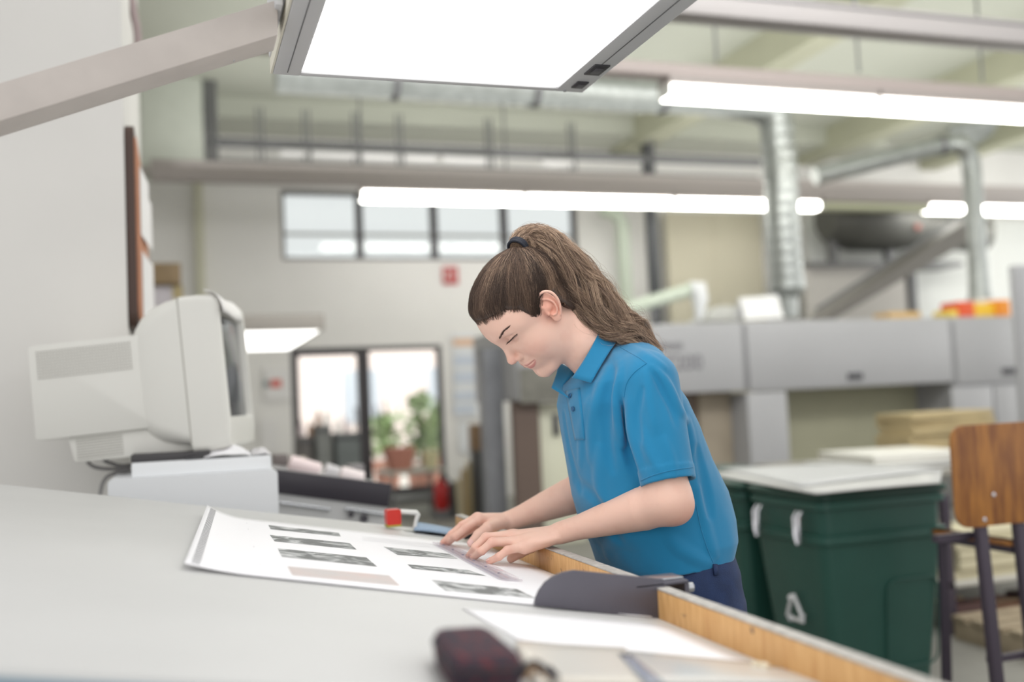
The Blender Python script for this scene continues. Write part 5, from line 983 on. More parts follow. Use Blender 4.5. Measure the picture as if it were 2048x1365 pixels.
HL = {  # left hand: MCP, PIP, DIP, tip
 'little': ([ay(1049, 1094, 1.888), ay(1015, 1101, 1.884), ay(998, 1114, 1.886), tb(978, 1124, 0.0068)], [0.0098, 0.0082, 0.0075, 0.0066]),
 'ring': ([ay(1029, 1084, 1.905), ay(984, 1085, 1.908), ay(963, 1103, 1.914), tb(946, 1116, 0.0070)], [0.0102, 0.0088, 0.0080, 0.0069]),
 'middle': ([ay(1023, 1072, 1.925), ay(972, 1075, 1.930), ay(951, 1095, 1.935), tb(938, 1113, 0.0070)], [0.0106, 0.0089, 0.0080, 0.0069]),
 'index': ([ay(1026, 1070, 1.948), ay(980, 1076, 1.956), ay(960, 1093, 1.962), ay(948, 1106, 1.968)], [0.0112, 0.0094, 0.0084, 0.0072])}
THL = [WRL + np.array([-0.032, 0.018, -0.008]), ay(1062, 1094, 1.955), ay(1040, 1106, 1.955), ay(1022, 1118, 1.955)]
HRT = {
 'index': ([ay(958, 1037, 2.150), ay(932, 1056, 2.150), ay(911, 1073, 2.155), tb(896, 1087, 0.0075)], [0.0106, 0.0090, 0.0081, 0.0069]),
 'middle': ([ay(955, 1035, 2.172), ay(925, 1051, 2.175), ay(903, 1069, 2.180), tb(886, 1086, 0.0075)], [0.0106, 0.0089, 0.0080, 0.0069]),
 'ring': ([ay(959, 1037, 2.195), ay(930, 1055, 2.200), ay(912, 1071, 2.205), ay(897, 1083, 2.208)], [0.0110, 0.0092, 0.0084, 0.0072]),
 'little': ([ay(966, 1041, 2.215), ay(941, 1060, 2.222), ay(925, 1070, 2.225), ay(913, 1078, 2.228)], [0.0100, 0.0085, 0.0078, 0.0068])}
THR = [WRR + np.array([-0.030, -0.016, -0.002]), ay(976, 1056, 2.120), ay(957, 1070, 2.118), ay(942, 1087, 2.118)]
def hand(p, H, W, TH, side):
    d = None
    for k, (q, rs) in H.items():
        f = finger(p, q, rs)
        for j in (1, 2):     # knuckle bumps
            f = np.minimum(f, np.sqrt(((p - q[j] - np.array([0, 0, 0.0006])) ** 2).sum(1)) - rs[j] * 1.05)
        m = smin(f, rcone(p, W[1] + (q[0] - W[1]) * 0.12, q[0] - np.array([0, 0, 0.003]), 0.015, 0.0125), 0.006)
        d = m if d is None else np.minimum(d, m) if k in () else smin(d, m, 0.0035)
    palm = ell_between(p, W[1], np.mean([H[k][0][0] for k in H], 0), side)
    d = smin(d, palm, 0.010)
    t = chain(p, TH, [0.0145, 0.0125, 0.0108, 0.0088], 0.004)
    return smin(d, t, 0.007)
def ell_between(p, a, b, side):
    c = (np.asarray(a) + np.asarray(b)) / 2; x = np.asarray(b) - np.asarray(a); L = np.linalg.norm(x); x = x / L
    y = np.array([0.0, 1.0, 0.0]); y -= x * (x @ y); y /= np.linalg.norm(y); z = np.cross(x, y)
    R = np.stack([x, y, z], 1); return ell(p, c - z * 0.0 + np.array([0, 0, -0.006]), (L * 0.62, 0.036, 0.0155), R)
def armhand_l(p): return smin(arm_l(p), hand(p, HL, (0, WRL), THL, 1), 0.007)
def armhand_r(p): return smin(arm_r(p), hand(p, HRT, (0, WRR), THR, -1), 0.007)

LEG = lambda y: [(0.935, 1.86 + y * 0.075, 0.92), (0.93, 1.86 + y * 0.085, 0.50), (0.955, 1.86 + y * 0.09, 0.09)]
def legs_skin(p): return np.minimum(chain(p, LEG(-1), [0.074, 0.050, 0.036]), chain(p, LEG(1), [0.074, 0.050, 0.036]))

woman = thing('person', 'woman in a blue polo shirt leaning over the desk, both hands on a ruler', 'person', (0.93, 1.86, 0.0))
skin = bpy.data.materials.new('skin'); skin.use_nodes = True
_nt = skin.node_tree; _b = _nt.nodes['Principled BSDF']; _a = _nt.nodes.new('ShaderNodeAttribute'); _a.attribute_name = 'tone'
_nt.links.new(_a.outputs['Color'], _b.inputs['Base Color']); _b.inputs['Roughness'].default_value = 0.5
_b.inputs['Subsurface Weight'].default_value = 0.08; _b.inputs['Subsurface Radius'].default_value = (0.008, 0.003, 0.0015); _b.inputs['Subsurface Scale'].default_value = 1.0
_n = _nt.nodes.new('ShaderNodeTexNoise'); _n.inputs['Scale'].default_value = 260; _bp = _nt.nodes.new('ShaderNodeBump'); _bp.inputs['Strength'].default_value = 0.12; _bp.inputs['Distance'].default_value = 0.001
_tc = _nt.nodes.new('ShaderNodeTexCoord'); _nt.links.new(_tc.outputs['Object'], _n.inputs['Vector']); _nt.links.new(_n.outputs['Fac'], _bp.inputs['Height']); _nt.links.new(_bp.outputs[0], _b.inputs['Normal'])

def join(parts):
    Vs, Fs, o = [], [], 0
    for V, F in parts: Vs.append(V); Fs.append(F + o); o += len(V)
    return np.concatenate(Vs), np.concatenate(Fs)
def trunc(f, cond): return lambda p: np.maximum(f(p), cond(p))
parts = []
parts.append(nets(head_sdf, (0.50, 1.74, 1.27), (0.93, 1.98, 1.62), 0.0015))
la = nets(lambda p: np.maximum(armhand_l(p), p[:, 2] - 1.40), (0.51, 1.58, 0.94), (0.94, 1.99, 1.41), 0.0019)
ra = nets(lambda p: np.maximum(armhand_r(p), p[:, 2] - 1.40), (0.51, 1.95, 0.94), (0.94, 2.26, 1.41), 0.0021)
parts += [la, ra]
parts.append(nets(lambda p: smin(torso_skin(p), legs_skin(p), 0.05), (0.76, 1.62, 0.02), (1.08, 2.10, 1.42), 0.009, 6))
parts = [(relax(V, F, 1, 0.4), F) for V, F in parts]
BV, BF = join(parts)
def mixc(c, c2, w): return c * (1 - w[:, None]) + np.array(c2)[None, :] * w[:, None]
def tones(P):
    base = np.array(srgb((230, 190, 172))[:3]); c = np.tile(base, (len(P), 1))
    n = vnoise(P * 45, 3) * 0.5 + vnoise(P * 140, 5) * 0.3
    c = mixc(c, srgb((214, 160, 142))[:3], np.clip(n, 0, 1) * 0.45)
    q = mirror(w2h(P))
    g = lambda ce, r: np.exp(-(((q - np.array(ce)) / np.array(r)) ** 2).sum(1))
    c = mixc(c, srgb((214, 140, 126))[:3], np.clip(g((0.055, 0.042, -0.035), (0.022, 0.022, 0.02)) * 0.45 + g((0.10, 0, -0.036), (0.012, 0.012, 0.012)) * 0.45, 0, 1))
    e = np.exp(-(((q - EC) / np.array((0.03, 0.02, 0.038))) ** 2).sum(1)); c = mixc(c, srgb((222, 130, 104))[:3], np.clip(e * 1.1 - 0.15, 0, 1) * 0.55)
    lip = np.minimum(chain(q, UPL - 0.0012 * f_, np.linspace(0.0036, 0.0014, len(UPL))), chain(q, LOL - 0.0010 * f_, np.interp(np.linspace(0, 1, len(LOL)), [0, .4, 1], [0.0046, 0.0040, 0.0012])))
    c = mixc(c, srgb((190, 116, 114))[:3], np.clip(0.5 - lip / 0.0016, 0, 1) * 0.8)
    c = mixc(c, srgb((170, 116, 106))[:3], g(EYE + np.array([0.011, 0, -0.003]), (0.008, 0.013, 0.006)) * 0.4)
    for H in (HL, HRT):
        for k in H:
            for j, w in ((1, .45), (2, .35), (3, .55), (0, .3)):
                c = mixc(c, srgb((214, 128, 112))[:3], np.exp(-((P - H[k][0][j]) ** 2).sum(1) / 0.010 ** 2) * w)
    c = mixc(c, srgb((214, 130, 112))[:3], np.exp(-((P - ELL - np.array([0.02, -0.01, -0.03])) ** 2).sum(1) / 0.035 ** 2) * 0.5)
    return c
body = mesh_np('body', BV, BF, skin, woman, cols=tones(BV))

# fingernails
nailm = mat('nail', (232, 190, 182), 0.25)
def nails(H, TH, f, which):
    for k in which:
        q, rs = (H[k] if k != 'thumb' else (TH, [0.017, 0.0135, 0.0115, 0.0092]))
        t = q[3] - q[2]; t = t / np.linalg.norm(t); up = np.array([0, -0.65, 1.0]) if k != 'thumb' else np.array([-0.35, -0.75, 0.5])
        up = up - t * (up @ t); up /= np.linalg.norm(up); s = np.cross(t, up); r = rs[3] * (0.72 if k == 'thumb' else 1.0)
        P = []
        for a in np.linspace(-1, 1, 7):
            row = []
            for b in np.linspace(-0.85, 0.85, 7):
                L = r * (0.95 - 0.25 * b * b) if a > 0 else r * 0.85
                x = q[3] + t * (a * L - r * 0.1) + s * math.sin(b) * r * 0.92 + up * (math.cos(b) * r * (1.04 if a < .9 else 1.0) + 0.0 - max(a, 0) ** 2 * r * 0.22)
                row.append(x)
            P.append(row)
        P = np.array(P); w = P.reshape(-1, 3)
        for _ in range(3): w = w - grad(f, w, 4e-4) * (f(w) - 0.0004)[:, None]
        P = w.reshape(P.shape)
        m = MB(); m.grid(P); o = m.build('fingernail', nailm, woman, smooth=True)
        sm = o.modifiers.new('thick', 'SOLIDIFY'); sm.thickness = 0.0006
nails(HL, THL, armhand_l, ['little', 'ring', 'middle']); nails(HRT, THR, armhand_r, ['index', 'thumb'])

# eyes
eyem = mat('eye_white', (225, 215, 210), 0.15); irism = mat('iris', (80, 66, 50), 0.15)
for sgn in (1, -1):
    c = h2w([(EYE[0], sgn * EYE[1], EYE[2])])[0]
    g = HR @ np.array([0.80, 0, -0.60]); g /= np.linalg.norm(g)
    a = np.cross(g, [0, 1, 0]); a /= np.linalg.norm(a); b = np.cross(g, a); P = []
    m = MB()
    for i in range(13):
        t = math.pi * i / 12; P.append([c + 0.0122 * (g * math.cos(t) + (a * math.cos(u) + b * math.sin(u)) * math.sin(t)) for u in np.linspace(0, 2 * math.pi, 20, endpoint=False)])
    m.grid(P, closed=True); e = m.build('eye', eyem, woman, smooth=True)
    m = MB(); P = []
    for i in range(6):
        t = 0.50 * i / 5; P.append([c + 0.01235 * (g * math.cos(t) + (a * math.cos(u) + b * math.sin(u)) * math.sin(t)) for u in np.linspace(0, 2 * math.pi, 20, endpoint=False)])
    m.grid(P, closed=True); m.build('iris', irism, e, smooth=True)

# ---- hair
hairm = bpy.data.materials.new('brown_hair'); hairm.use_nodes = True; _nt = hairm.node_tree; _b = _nt.nodes['Principled BSDF']
_a = _nt.nodes.new('ShaderNodeAttribute'); _a.attribute_name = 'tone'; _nt.links.new(_a.outputs['Color'], _b.inputs['Base Color'])
_b.inputs['Roughness'].default_value = 0.5; _b.inputs['Specular IOR Level'].default_value = 0.3
rng = np.random.default_rng(7)
ZL_X = np.array([-0.12, -0.06, -0.035, -0.028, -0.018, 0.016, 0.0185, 0.024, 0.030, 0.036, 0.050, 0.070, 0.083, 0.12])
ZL_Z = np.array([-0.095, -0.085, -0.055, -0.020, 0.018, 0.026, 0.002, -0.006, 0.010, 0.036, 0.052, 0.060, 0.062, 0.062])
def zline(x): return np.interp(x, ZL_X, ZL_Z)
def hthick(q):
    u = q - np.array([-0.005, 0, 0.03]); u = u / (np.linalg.norm(u, axis=1)[:, None] + 1e-9)
    return 0.004 + 0.0055 * np.exp(-((u - np.array([0.62, 0, 0.78])) ** 2).sum(1) / 0.5) + 0.003 * np.clip(u[:, 2], 0, 1)
def ramp(q): t = np.clip((q[:, 2] - zline(q[:, 0])) / 0.022, 0, 1); return 0.12 + 0.88 * t * (2 - t)
def cap(p):
    q = mirror(w2h(p)); d = skull(q) - hthick(q) * ramp(q) + 0.0012 + 0.0022 * np.abs(vnoise(q * np.array([60, 260, 60]), 2))
    d2 = rcone(q, (-0.02, 0.03, -0.02), (-0.055, 0.015, -0.05), 0.048, 0.042); d = smin(d, d2 - 0.002, 0.02)
    e = zline(q[:, 0]) + 0.007 - q[:, 2] + 0.004 * vnoise(q * 160, 4)
    return smax(d * HS, e * 0.75, 0.004)
HV, HF = nets(cap, (0.50, 1.75, 1.36), (0.83, 1.97, 1.62), 0.0022)
def strands_mesh(S, w, tone):
    """S: n x k x 3, w: n x k radius, tone: n x 3 -> triangular tubes"""
    n, k, _ = S.shape; T = np.gradient(S, axis=1); T /= np.linalg.norm(T, axis=2)[..., None] + 1e-9
    r = np.tile(np.array([0.31, 0.9, 0.2]), (n, k, 1)); A = np.cross(T, r); A /= np.linalg.norm(A, axis=2)[..., None] + 1e-9; B = np.cross(T, A)
    V = np.stack([S + w[..., None] * (A * math.cos(t) + B * math.sin(t)) for t in (0, 2.094, 4.189)], 2)
    i = np.arange(n)[:, None, None]; j = np.arange(k - 1)[None, :, None]; a = np.arange(3)[None, None, :]; b = (a + 1) % 3
    id_ = lambda j, a: (i * k + j) * 3 + a
    F = np.stack([id_(j, a), id_(j, b), id_(j + 1, b), id_(j + 1, a)], -1).reshape(-1, 4)
    return V.reshape(-1, 3), F, np.repeat(tone, k * 3, axis=0)
DARK, MID, LITE = [np.array(srgb(c)[:3]) for c in ((72, 59, 52), (132, 108, 92), (204, 176, 150))]
def htone(n, lite=0.5):
    t = rng.random(n); t = t ** (1.6 - lite); c = np.where(t[:, None] < 0.6, DARK + (MID - DARK) * (t[:, None] / 0.6), MID + (LITE - MID) * ((t[:, None] - 0.6) / 0.4)); return c
def ctone(P, sc, lite):
    v = 0.5 + 0.8 * vnoise(P * sc, 77) + 0.35 * vnoise(P * sc * 3.1, 78) + rng.normal(0, 0.16, len(P)) + (lite - 0.5); v = np.clip(v, 0, 1)
    return np.where(v[:, None] < 0.55, DARK + (MID - DARK) * (v[:, None] / 0.55), MID + (LITE - MID) * ((v[:, None] - 0.55) / 0.45))
TIE = np.array([-0.078, 0.0, 0.088]); HC = np.array([-0.012, 0, 0.02])
def hull(q): return np.minimum(skull(q), rcone(q, (-0.02, 0.03, -0.02), (-0.055, 0.015, -0.05), 0.048, 0.042))
u = rng.normal(0, 1, (90000, 3)); u /= np.linalg.norm(u, axis=1)[:, None]; q = HC + u * 0.09
for _ in range(6): q = q - u * hull(mirror(q))[:, None]
dz = q[:, 2] - zline(q[:, 0]) - 0.005 * vnoise(q * 90, 5) - np.abs(rng.normal(0, 0.0035, len(q))) + 0.002; oi = np.where(dz > 0)[0]; ei = np.where((dz > -0.002) & (dz < 0.009))[0]
roots = np.concatenate([q[oi[:9500]], q[rng.choice(ei, 5500)]])
K = 8; n = len(roots); u0 = roots - HC; u0 /= np.linalg.norm(u0, axis=1)[:, None]; uT = (TIE - HC) / np.linalg.norm(TIE - HC)
tip = uT + rng.normal(0, 0.05, (n, 3)); S = np.zeros((n, K, 3)); nz = rng.normal(0, 1, (n, 3))
for j in range(K):
    t = j / (K - 1); t2 = t ** 0.9; u = u0 * (1 - t2) + tip * t2; u += 0.05 * math.sin(math.pi * t) * nz * 0.6; u /= np.linalg.norm(u, axis=1)[:, None]
    q = HC + u * 0.09
    for _ in range(5):
        qm = mirror(q); dd = hull(qm) - (hthick(qm) * ramp(qm) + 0.0008) * min(1, 0.1 + t * 7) - 0.0015 * np.abs(nz[:, 0]) * min(1, t * 4)
        q = q - u * dd[:, None]
    S[:, j] = q
V1, F1, C1 = strands_mesh(h2w(S.reshape(-1, 3)).reshape(n, K, 3), np.full((n, K), 0.00025) * np.linspace(0.35, 1, K) ** 0.7, ctone(roots, 42, 0.34))
# ponytail
yy = [1.858, 1.856, 1.852, 1.845, 1.835, 1.820, 1.805, 1.79, 1.78]
SP = np.array([ay(x, y, Y) for (x, y), Y in zip([(1036, 500), (1048, 482), (1078, 487), (1121, 529), (1165, 584), (1208, 629), (1248, 659), (1285, 680), (1318, 712)], yy)])
SP[0] = h2w(TIE + np.array([0, 0, -0.003]))[0]
SPR = np.array([0.016, 0.024, 0.034, 0.044, 0.049, 0.043, 0.032, 0.022, 0.006])
def pony(n, K, spread, wave, seed, lmin=0.55, fly=0.0):
    r = np.random.default_rng(seed); ang = r.random(n) * 2 * math.pi; rad = np.sqrt(r.random(n)) * spread; L = lmin + (1 - lmin) * r.random(n) ** 0.6
    t = np.linspace(0, 1, K)[None, :] * L[:, None]; c = spline(SP, t); rr = spline(SPR, t)
    T = (spline(SP, np.clip(t + 0.02, 0, 1)) - spline(SP, np.clip(t - 0.02, 0, 1))); T /= np.linalg.norm(T, axis=2)[..., None] + 1e-9
    Y = np.tile(np.array([0.0, 1.0, 0.0]), (n, K, 1)); A = Y - T * (Y * T).sum(2)[..., None]; A /= np.linalg.norm(A, axis=2)[..., None]; B = np.cross(T, A)
    a2 = ang[:, None] + 0.5 * np.sin(t * 5 + ang[:, None] * 3)
    P = c + (A * np.cos(a2)[..., None] * 0.8 + B * np.sin(a2)[..., None]) * (rr * rad[:, None])[..., None]
    cl = np.floor(ang / 0.24) + 31 * np.floor(rad * 4); ph = (cl * 2.399) % 6.283; am = wave * (0.5 + ((cl * 0.618) % 1))[:, None] * np.clip(t * 4, 0, 1)
    w = np.sin(t * 24 + ph[:, None] + r.normal(0, 0.25, n)[:, None]); w2 = np.cos(t * 19 + 1.7 * ph[:, None])
    P = P + B * (w * am)[..., None] + A * (w2 * am * 0.8)[..., None]
    P += fly * t[..., None] ** 1.2 * r.normal(0, 1, (n, 1, 3)) * np.array([1, 0.6, 1]) + 0.0006 * r.normal(0, 1, (n, K, 3))
    return P
P1 = pony(10000, 20, 1.04, 0.0085, 11); V2, F2, C2 = strands_mesh(P1, np.full(P1.shape[:2], 0.00029) * np.linspace(1, 0.5, 20), ctone(P1[:, 8], 90, 0.62))
P2 = pony(650, 34, 1.12, 0.012, 12, 0.35, 0.011); V3, F3, C3 = strands_mesh(P2, np.full(P2.shape[:2], 0.00020) * np.linspace(1, 0.5, 34), htone(650, 1.0))
core = lambda p: chain(p, SP[:-1], SPR[:-1] * 0.52, 0.01) + 0.004 * vnoise(p * 90, 8)
CV, CF = nets(core, SP.min(0) - 0.07, SP.max(0) + 0.07, 0.004)
parts = [(HV, HF), (CV, CF), (V1, F1), (V2, F2), (V3, F3)]
AV, AF = join(parts)
AC = np.concatenate([np.tile(DARK * 0.9, (len(HV), 1)), np.tile(DARK * 0.7, (len(CV), 1)), C1, C2, C3])
hair = mesh_np('hair', AV, AF, hairm, woman, cols=AC); hair['label'] = 'wavy brown ponytail with lighter strands'
# hair tie
m = MB(); tq = h2w(TIE)[0]; td = SP[1] - SP[0]; td /= np.linalg.norm(td)
for k in range(3):
    c = tq + td * (0.001 + 0.0045 * k); a = np.cross(td, [0, 1, 0]); a /= np.linalg.norm(a); b = np.cross(td, a)
    m.tube([c + (a * math.cos(u) + b * math.sin(u)) * 0.0185 for u in np.linspace(0, 2 * math.pi, 25)], 0.0032, 8)
m.build('hair_tie', mat('black_elastic', (28, 32, 44), 0.7), woman)
# eyebrows and lashes
lashm = mat('dark_lash', (72, 54, 46), 0.7); brows = []
for sgn in (1, -1):
    B0 = BROW; m_ = 150
    t = rng.random(m_); q = spline(B0, t); th = 0.0022 * (1 - 0.6 * t); q[:, 2] += rng.normal(0, 0.5, m_) * th
    nx = spline(B0, np.clip(t + 0.12, 0, 1)); dr = nx - spline(B0, t); dr /= np.linalg.norm(dr, axis=1)[:, None] + 1e-9; dr[:, 2] += 0.25; S = []
    for j in range(4):
        x = q + dr * (0.0065 * j / 3); x[:, 1] *= sgn; w = h2w(x)
        for _ in range(4): w = w - grad(head_sdf, w, 5e-4) * (head_sdf(w) - 0.0006)[:, None]
        S.append(w)
    S = np.stack(S, 1); V, F, C = strands_mesh(S, np.full(S.shape[:2], 0.00018) * np.array([1, 1, .8, .3]), np.tile(DARK, (m_, 1))); brows.append((V, F))
    # lashes
    u = np.linspace(-1, 1, 46); base = spline(LASH, (u + 1) / 2) + 0.0006 * f_
    dirn = np.stack([0.9 - 0.2 * u, 0.45 * u + 0.1, -0.55 + 0 * u], 1); dirn /= np.linalg.norm(dirn, axis=1)[:, None]; S = []
    for j in range(5):
        s_ = j / 4 * 0.0062; x = base + dirn * s_ + np.array([0, 0, 1.0]) * (j / 4) ** 2 * 0.0018; x[:, 1] *= sgn; S.append(h2w(x))
    S = np.stack(S, 1); V, F, C = strands_mesh(S, np.full(S.shape[:2], 0.00020) * np.array([2.2, 1.3, .9, .6, .3]), np.tile(DARK, (46, 1))); brows.append((V, F))
for i_, (V, F) in enumerate(brows): mesh_np(('eyebrow', 'eyelashes')[i_ % 2], V, F, lashm, woman)['kind'] = 'stuff'
hair['kind'] = 'stuff'
# ---- polo shirt
def _slice(L, R, y, b, Y=1.86, yr=None):
    A = ay(L, y, Y); B = ay(R, yr or y, Y); k = (A[0] + B[0]) / 2 / Y; hw = (B[0] - A[0]) / 2
    return ((A[2] + B[2]) / 2, (A[0] + B[0]) / 2, math.sqrt(max(hw * hw - (b * k) ** 2, 0.06 ** 2)), b)
SL = [_slice(1205, 1428, 1152, 0.165), _slice(1190, 1452, 1120, 0.172), _slice(1178, 1463, 1080, 0.172), _slice(1158, 1460, 1040, 0.165), _slice(1142, 1446, 985, 0.158), _slice(1131, 1414, 920, 0.158),
      _slice(1121, 1391, 860, 0.162), _slice(1112, 1364, 805, 0.165), _slice(1120, 1336, 765, 0.155), _slice(1150, 1305, 725, 0.11)]
SL.sort(); SZ, SX, SA, SB = [np.array(v) for v in zip(*SL)]
def torso_cloth(p):
    z = p[:, 2]; x = np.interp(z, SZ, SX); a = np.interp(z, SZ, SA); b = np.interp(z, SZ, SB)
    dx = (p[:, 0] - x) / a; dy = (p[:, 1] - 1.86) / b; r = (np.abs(dx) ** 2.3 + np.abs(dy) ** 2.3) ** (1 / 2.3)
    d = (r - 1) * np.minimum(a, b) * 0.9
    return smax(d, np.maximum(z - SZ[-1] - 0.0, SZ[0] - z) * 0.9, 0.02)
CUFF = ay(1336, 962, 1.668); CUFR = SHR + (ELR - SHR) * 0.62
SAX = (CUFF - SHL) / np.linalg.norm(CUFF - SHL)
def sleeve(p, A, B, C2):
    ax_ = (B - A) / np.linalg.norm(B - A)
    d = chain(p, [A, A + (B - A) * 0.5, B, B + ax_ * 0.05], [0.0555, 0.0535, 0.0505, 0.049])
    t = (p - B) @ ax_; band = np.where(t > -0.024, 0.0016, 0.0)
    cut = (t - 0.004); d = smax(d - band, cut, 0.0015)
    inner = chain(p, [A + (B - A) * 0.72, B + ax_ * 0.05], [0.044, 0.0462]); return d, inner
def shirt_raw(p):
    d = torso_cloth(p)
    d = smin(d, chain(p, [SHL + np.array([0.0, 0.02, 0.002]), (0.862, 1.79, 1.352), (0.855, 1.86, 1.362), (0.862, 1.93, 1.352), SHR + np.array([0.0, -0.02, 0.002])], [0.051, 0.054, 0.059, 0.056, 0.056]), 0.035)
    s1, i1 = sleeve(p, SHL, CUFF, 0); s2, i2 = sleeve(p, SHR, CUFR, 0)
    d = smin(d, s1, 0.016); d = smin(d, s2, 0.016)
    return d, i1, i2
FOLDS = []
def shirt_base(p):
    d, i1, i2 = shirt_raw(p)
    for pts, r, k, sg in FOLDS:
        c = np.mean(pts, 0); R = max(np.linalg.norm(q - c) for q in pts) + 0.06
        d = near(lambda x: chain(x, pts, [v for v in r]), p, d, c, R, (lambda a, b: smin(a, b, k)) if sg > 0 else (lambda a, b: smax(a, -b, k)))
    d = d + 0.0022 * vnoise(p * np.array([15, 15, 8]), 21) + 0.0009 * vnoise(p * np.array([38, 38, 20]), 22)
    return d, i1, i2
def shirt_sdf(p):
    d, i1, i2 = shirt_base(p)
    d = smax(d, -i1, 0.001); d = smax(d, -i2, 0.001)
    z = p[:, 2]; hem = 0.962 + 0.10 * (p[:, 0] - 0.93)
    # opening under the hem and at the neck
    a = np.interp(z, SZ, SA) - 0.005; b = np.interp(z, SZ, SB) - 0.005; x = np.interp(z, SZ, SX)
    inn = ((((p[:, 0] - x) / a) ** 2 + ((p[:, 1] - 1.86) / b) ** 2) ** 0.5 - 1) * np.minimum(a, b)
    inn = np.maximum(inn, z - hem - 0.05)
    d = smax(d, -inn, 0.001); d = smax(d, hem - z, 0.001)
    nk = chain(p, [NECK[1] + (NECK[1] - NECK[2]) * 1.2, NECK[1], NECK[2], NECK[2] + (NECK[2] - NECK[1]) * 0.25], [0.062, 0.058, 0.057, 0.05])
    return smax(d, -nk, 0.002)
def fold(pix, depth, rad, k, sg=1):
    pix = spline(np.array(pix, float), np.linspace(0, 1, 9)); P, ok = march(lambda p: shirt_raw(p)[0], pix[:, 0], pix[:, 1]); g = grad(lambda p: shirt_raw(p)[0], P)
    P = P[ok]; g = g[ok]; n = len(P)
    if n < 2: return
    w = [math.sin(math.pi * i / (n - 1)) ** 0.8 for i in range(n)]; r = [rad * (0.5 + 0.5 * w[i]) for i in range(n)]
    FOLDS.append(([P[i] + g[i] * ((depth * 1.15 * w[i] - 0.002 - r[i]) if sg > 0 else (r[i] - depth * 1.15 * w[i] + 0.002)) for i in range(n)], r, k, sg))
# ridges and valleys of the cloth, as drawn by the photograph
for f_ in [([(1258, 790), (1262, 850), (1272, 900), (1284, 950)], .010, .011, .008), ([(1240, 790), (1243, 840), (1252, 890), (1268, 945)], .017, .012, .008, -1),
           ([(1298, 728), (1322, 752), (1345, 785), (1358, 820)], .007, .007, .009), ([(1300, 742), (1320, 775), (1342, 815), (1352, 850)], .006, .006, .009, -1), ([(1292, 745), (1300, 800), (1312, 860)], .006, .008, .012), ([(1330, 760), (1350, 800), (1376, 850), (1388, 900)], .004, .008, .012),
           ([(1215, 740), (1196, 790), (1183, 850), (1182, 920)], .007, .010, .014), ([(1200, 900), (1196, 960), (1210, 1030)], .004, .010, .016), ([(1222, 700), (1240, 730), (1238, 770)], .004, .007, .010), ([(1242, 740), (1231, 790), (1234, 835), (1244, 890)], .011, .009, .009), ([(1228, 745), (1216, 800), (1214, 870), (1226, 940)], .008, .009, .012, -1),
           ([(1180, 800), (1165, 860), (1160, 930)], .003, .008, .012), ([(1290, 1000), (1230, 1060), (1215, 1110)], .004, .012, .016), ([(1400, 980), (1415, 1060), (1430, 1110)], .003, .010, .014),
           ([(1395, 900), (1408, 960), (1420, 1030)], .004, .008, .014, -1), ([(1340, 1080), (1380, 1110), (1420, 1128)], .003, .010, .014), ([(1150, 960), (1200, 1010), (1240, 1080)], .004, .010, .016, -1),
           ([(1282, 860), (1300, 910), (1322, 945)], .004, .007, .010), ([(1330, 880), (1345, 920), (1350, 950)], .003, .006, .010), ([(1130, 830), (1140, 900), (1160, 980)], .003, .009, .014, -1), ([(1285, 780), (1276, 830), (1284, 880)], .004, .006, .010, -1),
           ([(1260, 690), (1295, 712), (1330, 735)], .003, .007, .010)]:
    fold(*f_[:1], *f_[1:4], f_[4] if len(f_) > 4 else 1)
shm = mat('blue_pique', (12, 122, 168), 0.85, bump=0.30, bscale=1800, Sheen_Weight=0.25)
SV, SF = nets(shirt_sdf, (0.66, 1.58, 0.93), (1.12, 2.16, 1.42), 0.0024)
SV = relax(SV, SF, 2, 0.5)
shirt = mesh_np('polo_shirt', SV, SF, shm, woman)
sb = lambda p: shirt_base(p)[0]
def patch(pixgrid, off=0.0015, th=0.0014, name='placket', m=None, parent=None, bev=0):
    rows = np.array(pixgrid, float); n0, n1 = rows.shape[:2]
    P, ok = march(sb, rows[..., 0].ravel(), rows[..., 1].ravel()); g = grad(sb, P, 2e-3); P = P + g * off
    mb = MB(); mb.grid(P.reshape(n0, n1, 3)); o = mb.build(name, m or shm, parent or woman, smooth=True)
    s = o.modifiers.new('thick', 'SOLIDIFY'); s.thickness = th; s.offset = 1; return o
def lerp2(A, B, C, D, n, m_):   # A,B top left/right ; C,D bottom left/right
    A, B, C, D = [np.array(v, float) for v in (A, B, C, D)]
    return [[(A * (1 - u) + B * u) * (1 - v) + (C * (1 - u) + D * u) * v for u in np.linspace(0, 1, m_)] for v in np.linspace(0, 1, n)]
pl = patch(lerp2((1131, 783), (1160, 776), (1150, 881), (1171, 880), 16, 6), 0.0012, 0.0020)
btm = mat('blue_button', (14, 84, 128), 0.35)
for bx, by in ((1143, 793), (1149, 818)):
    P, ok = march(sb, [bx], [by]); g = grad(sb, P)[0]; c = P[0] + g * 0.0034
    mb = MB(); mb.tube([c, c + g * 0.0010, c + g * 0.0022], [0.0050, 0.0052, 0.0044], 20); bt = mb.build('button', btm, woman)
def seam(pix, r=0.0007, name='seam'):
    px_ = spline(np.array(pix, float), np.linspace(0, 1, 40)); P, ok = march(sb, px_[:, 0], px_[:, 1]); g = grad(sb, P, 2e-3); Q = P + g * 0.0003
    mb = MB(); mb.tube(Q, r, 6); return mb.build(name, shm, woman)
seam([(1232, 690), (1255, 703), (1278, 716), (1293, 727)], .0009)
seam([(1293, 727), (1268, 746), (1253, 768), (1248, 795)], .0011)
seam([(1392, 1010), (1400, 1050), (1412, 1090), (1426, 1126)], .0008)
seam([(1281, 962), (1310, 950), (1345, 941), (1386, 935)], .0009)
seam([(1151, 868), (1160, 868), (1171, 867)], .0005)
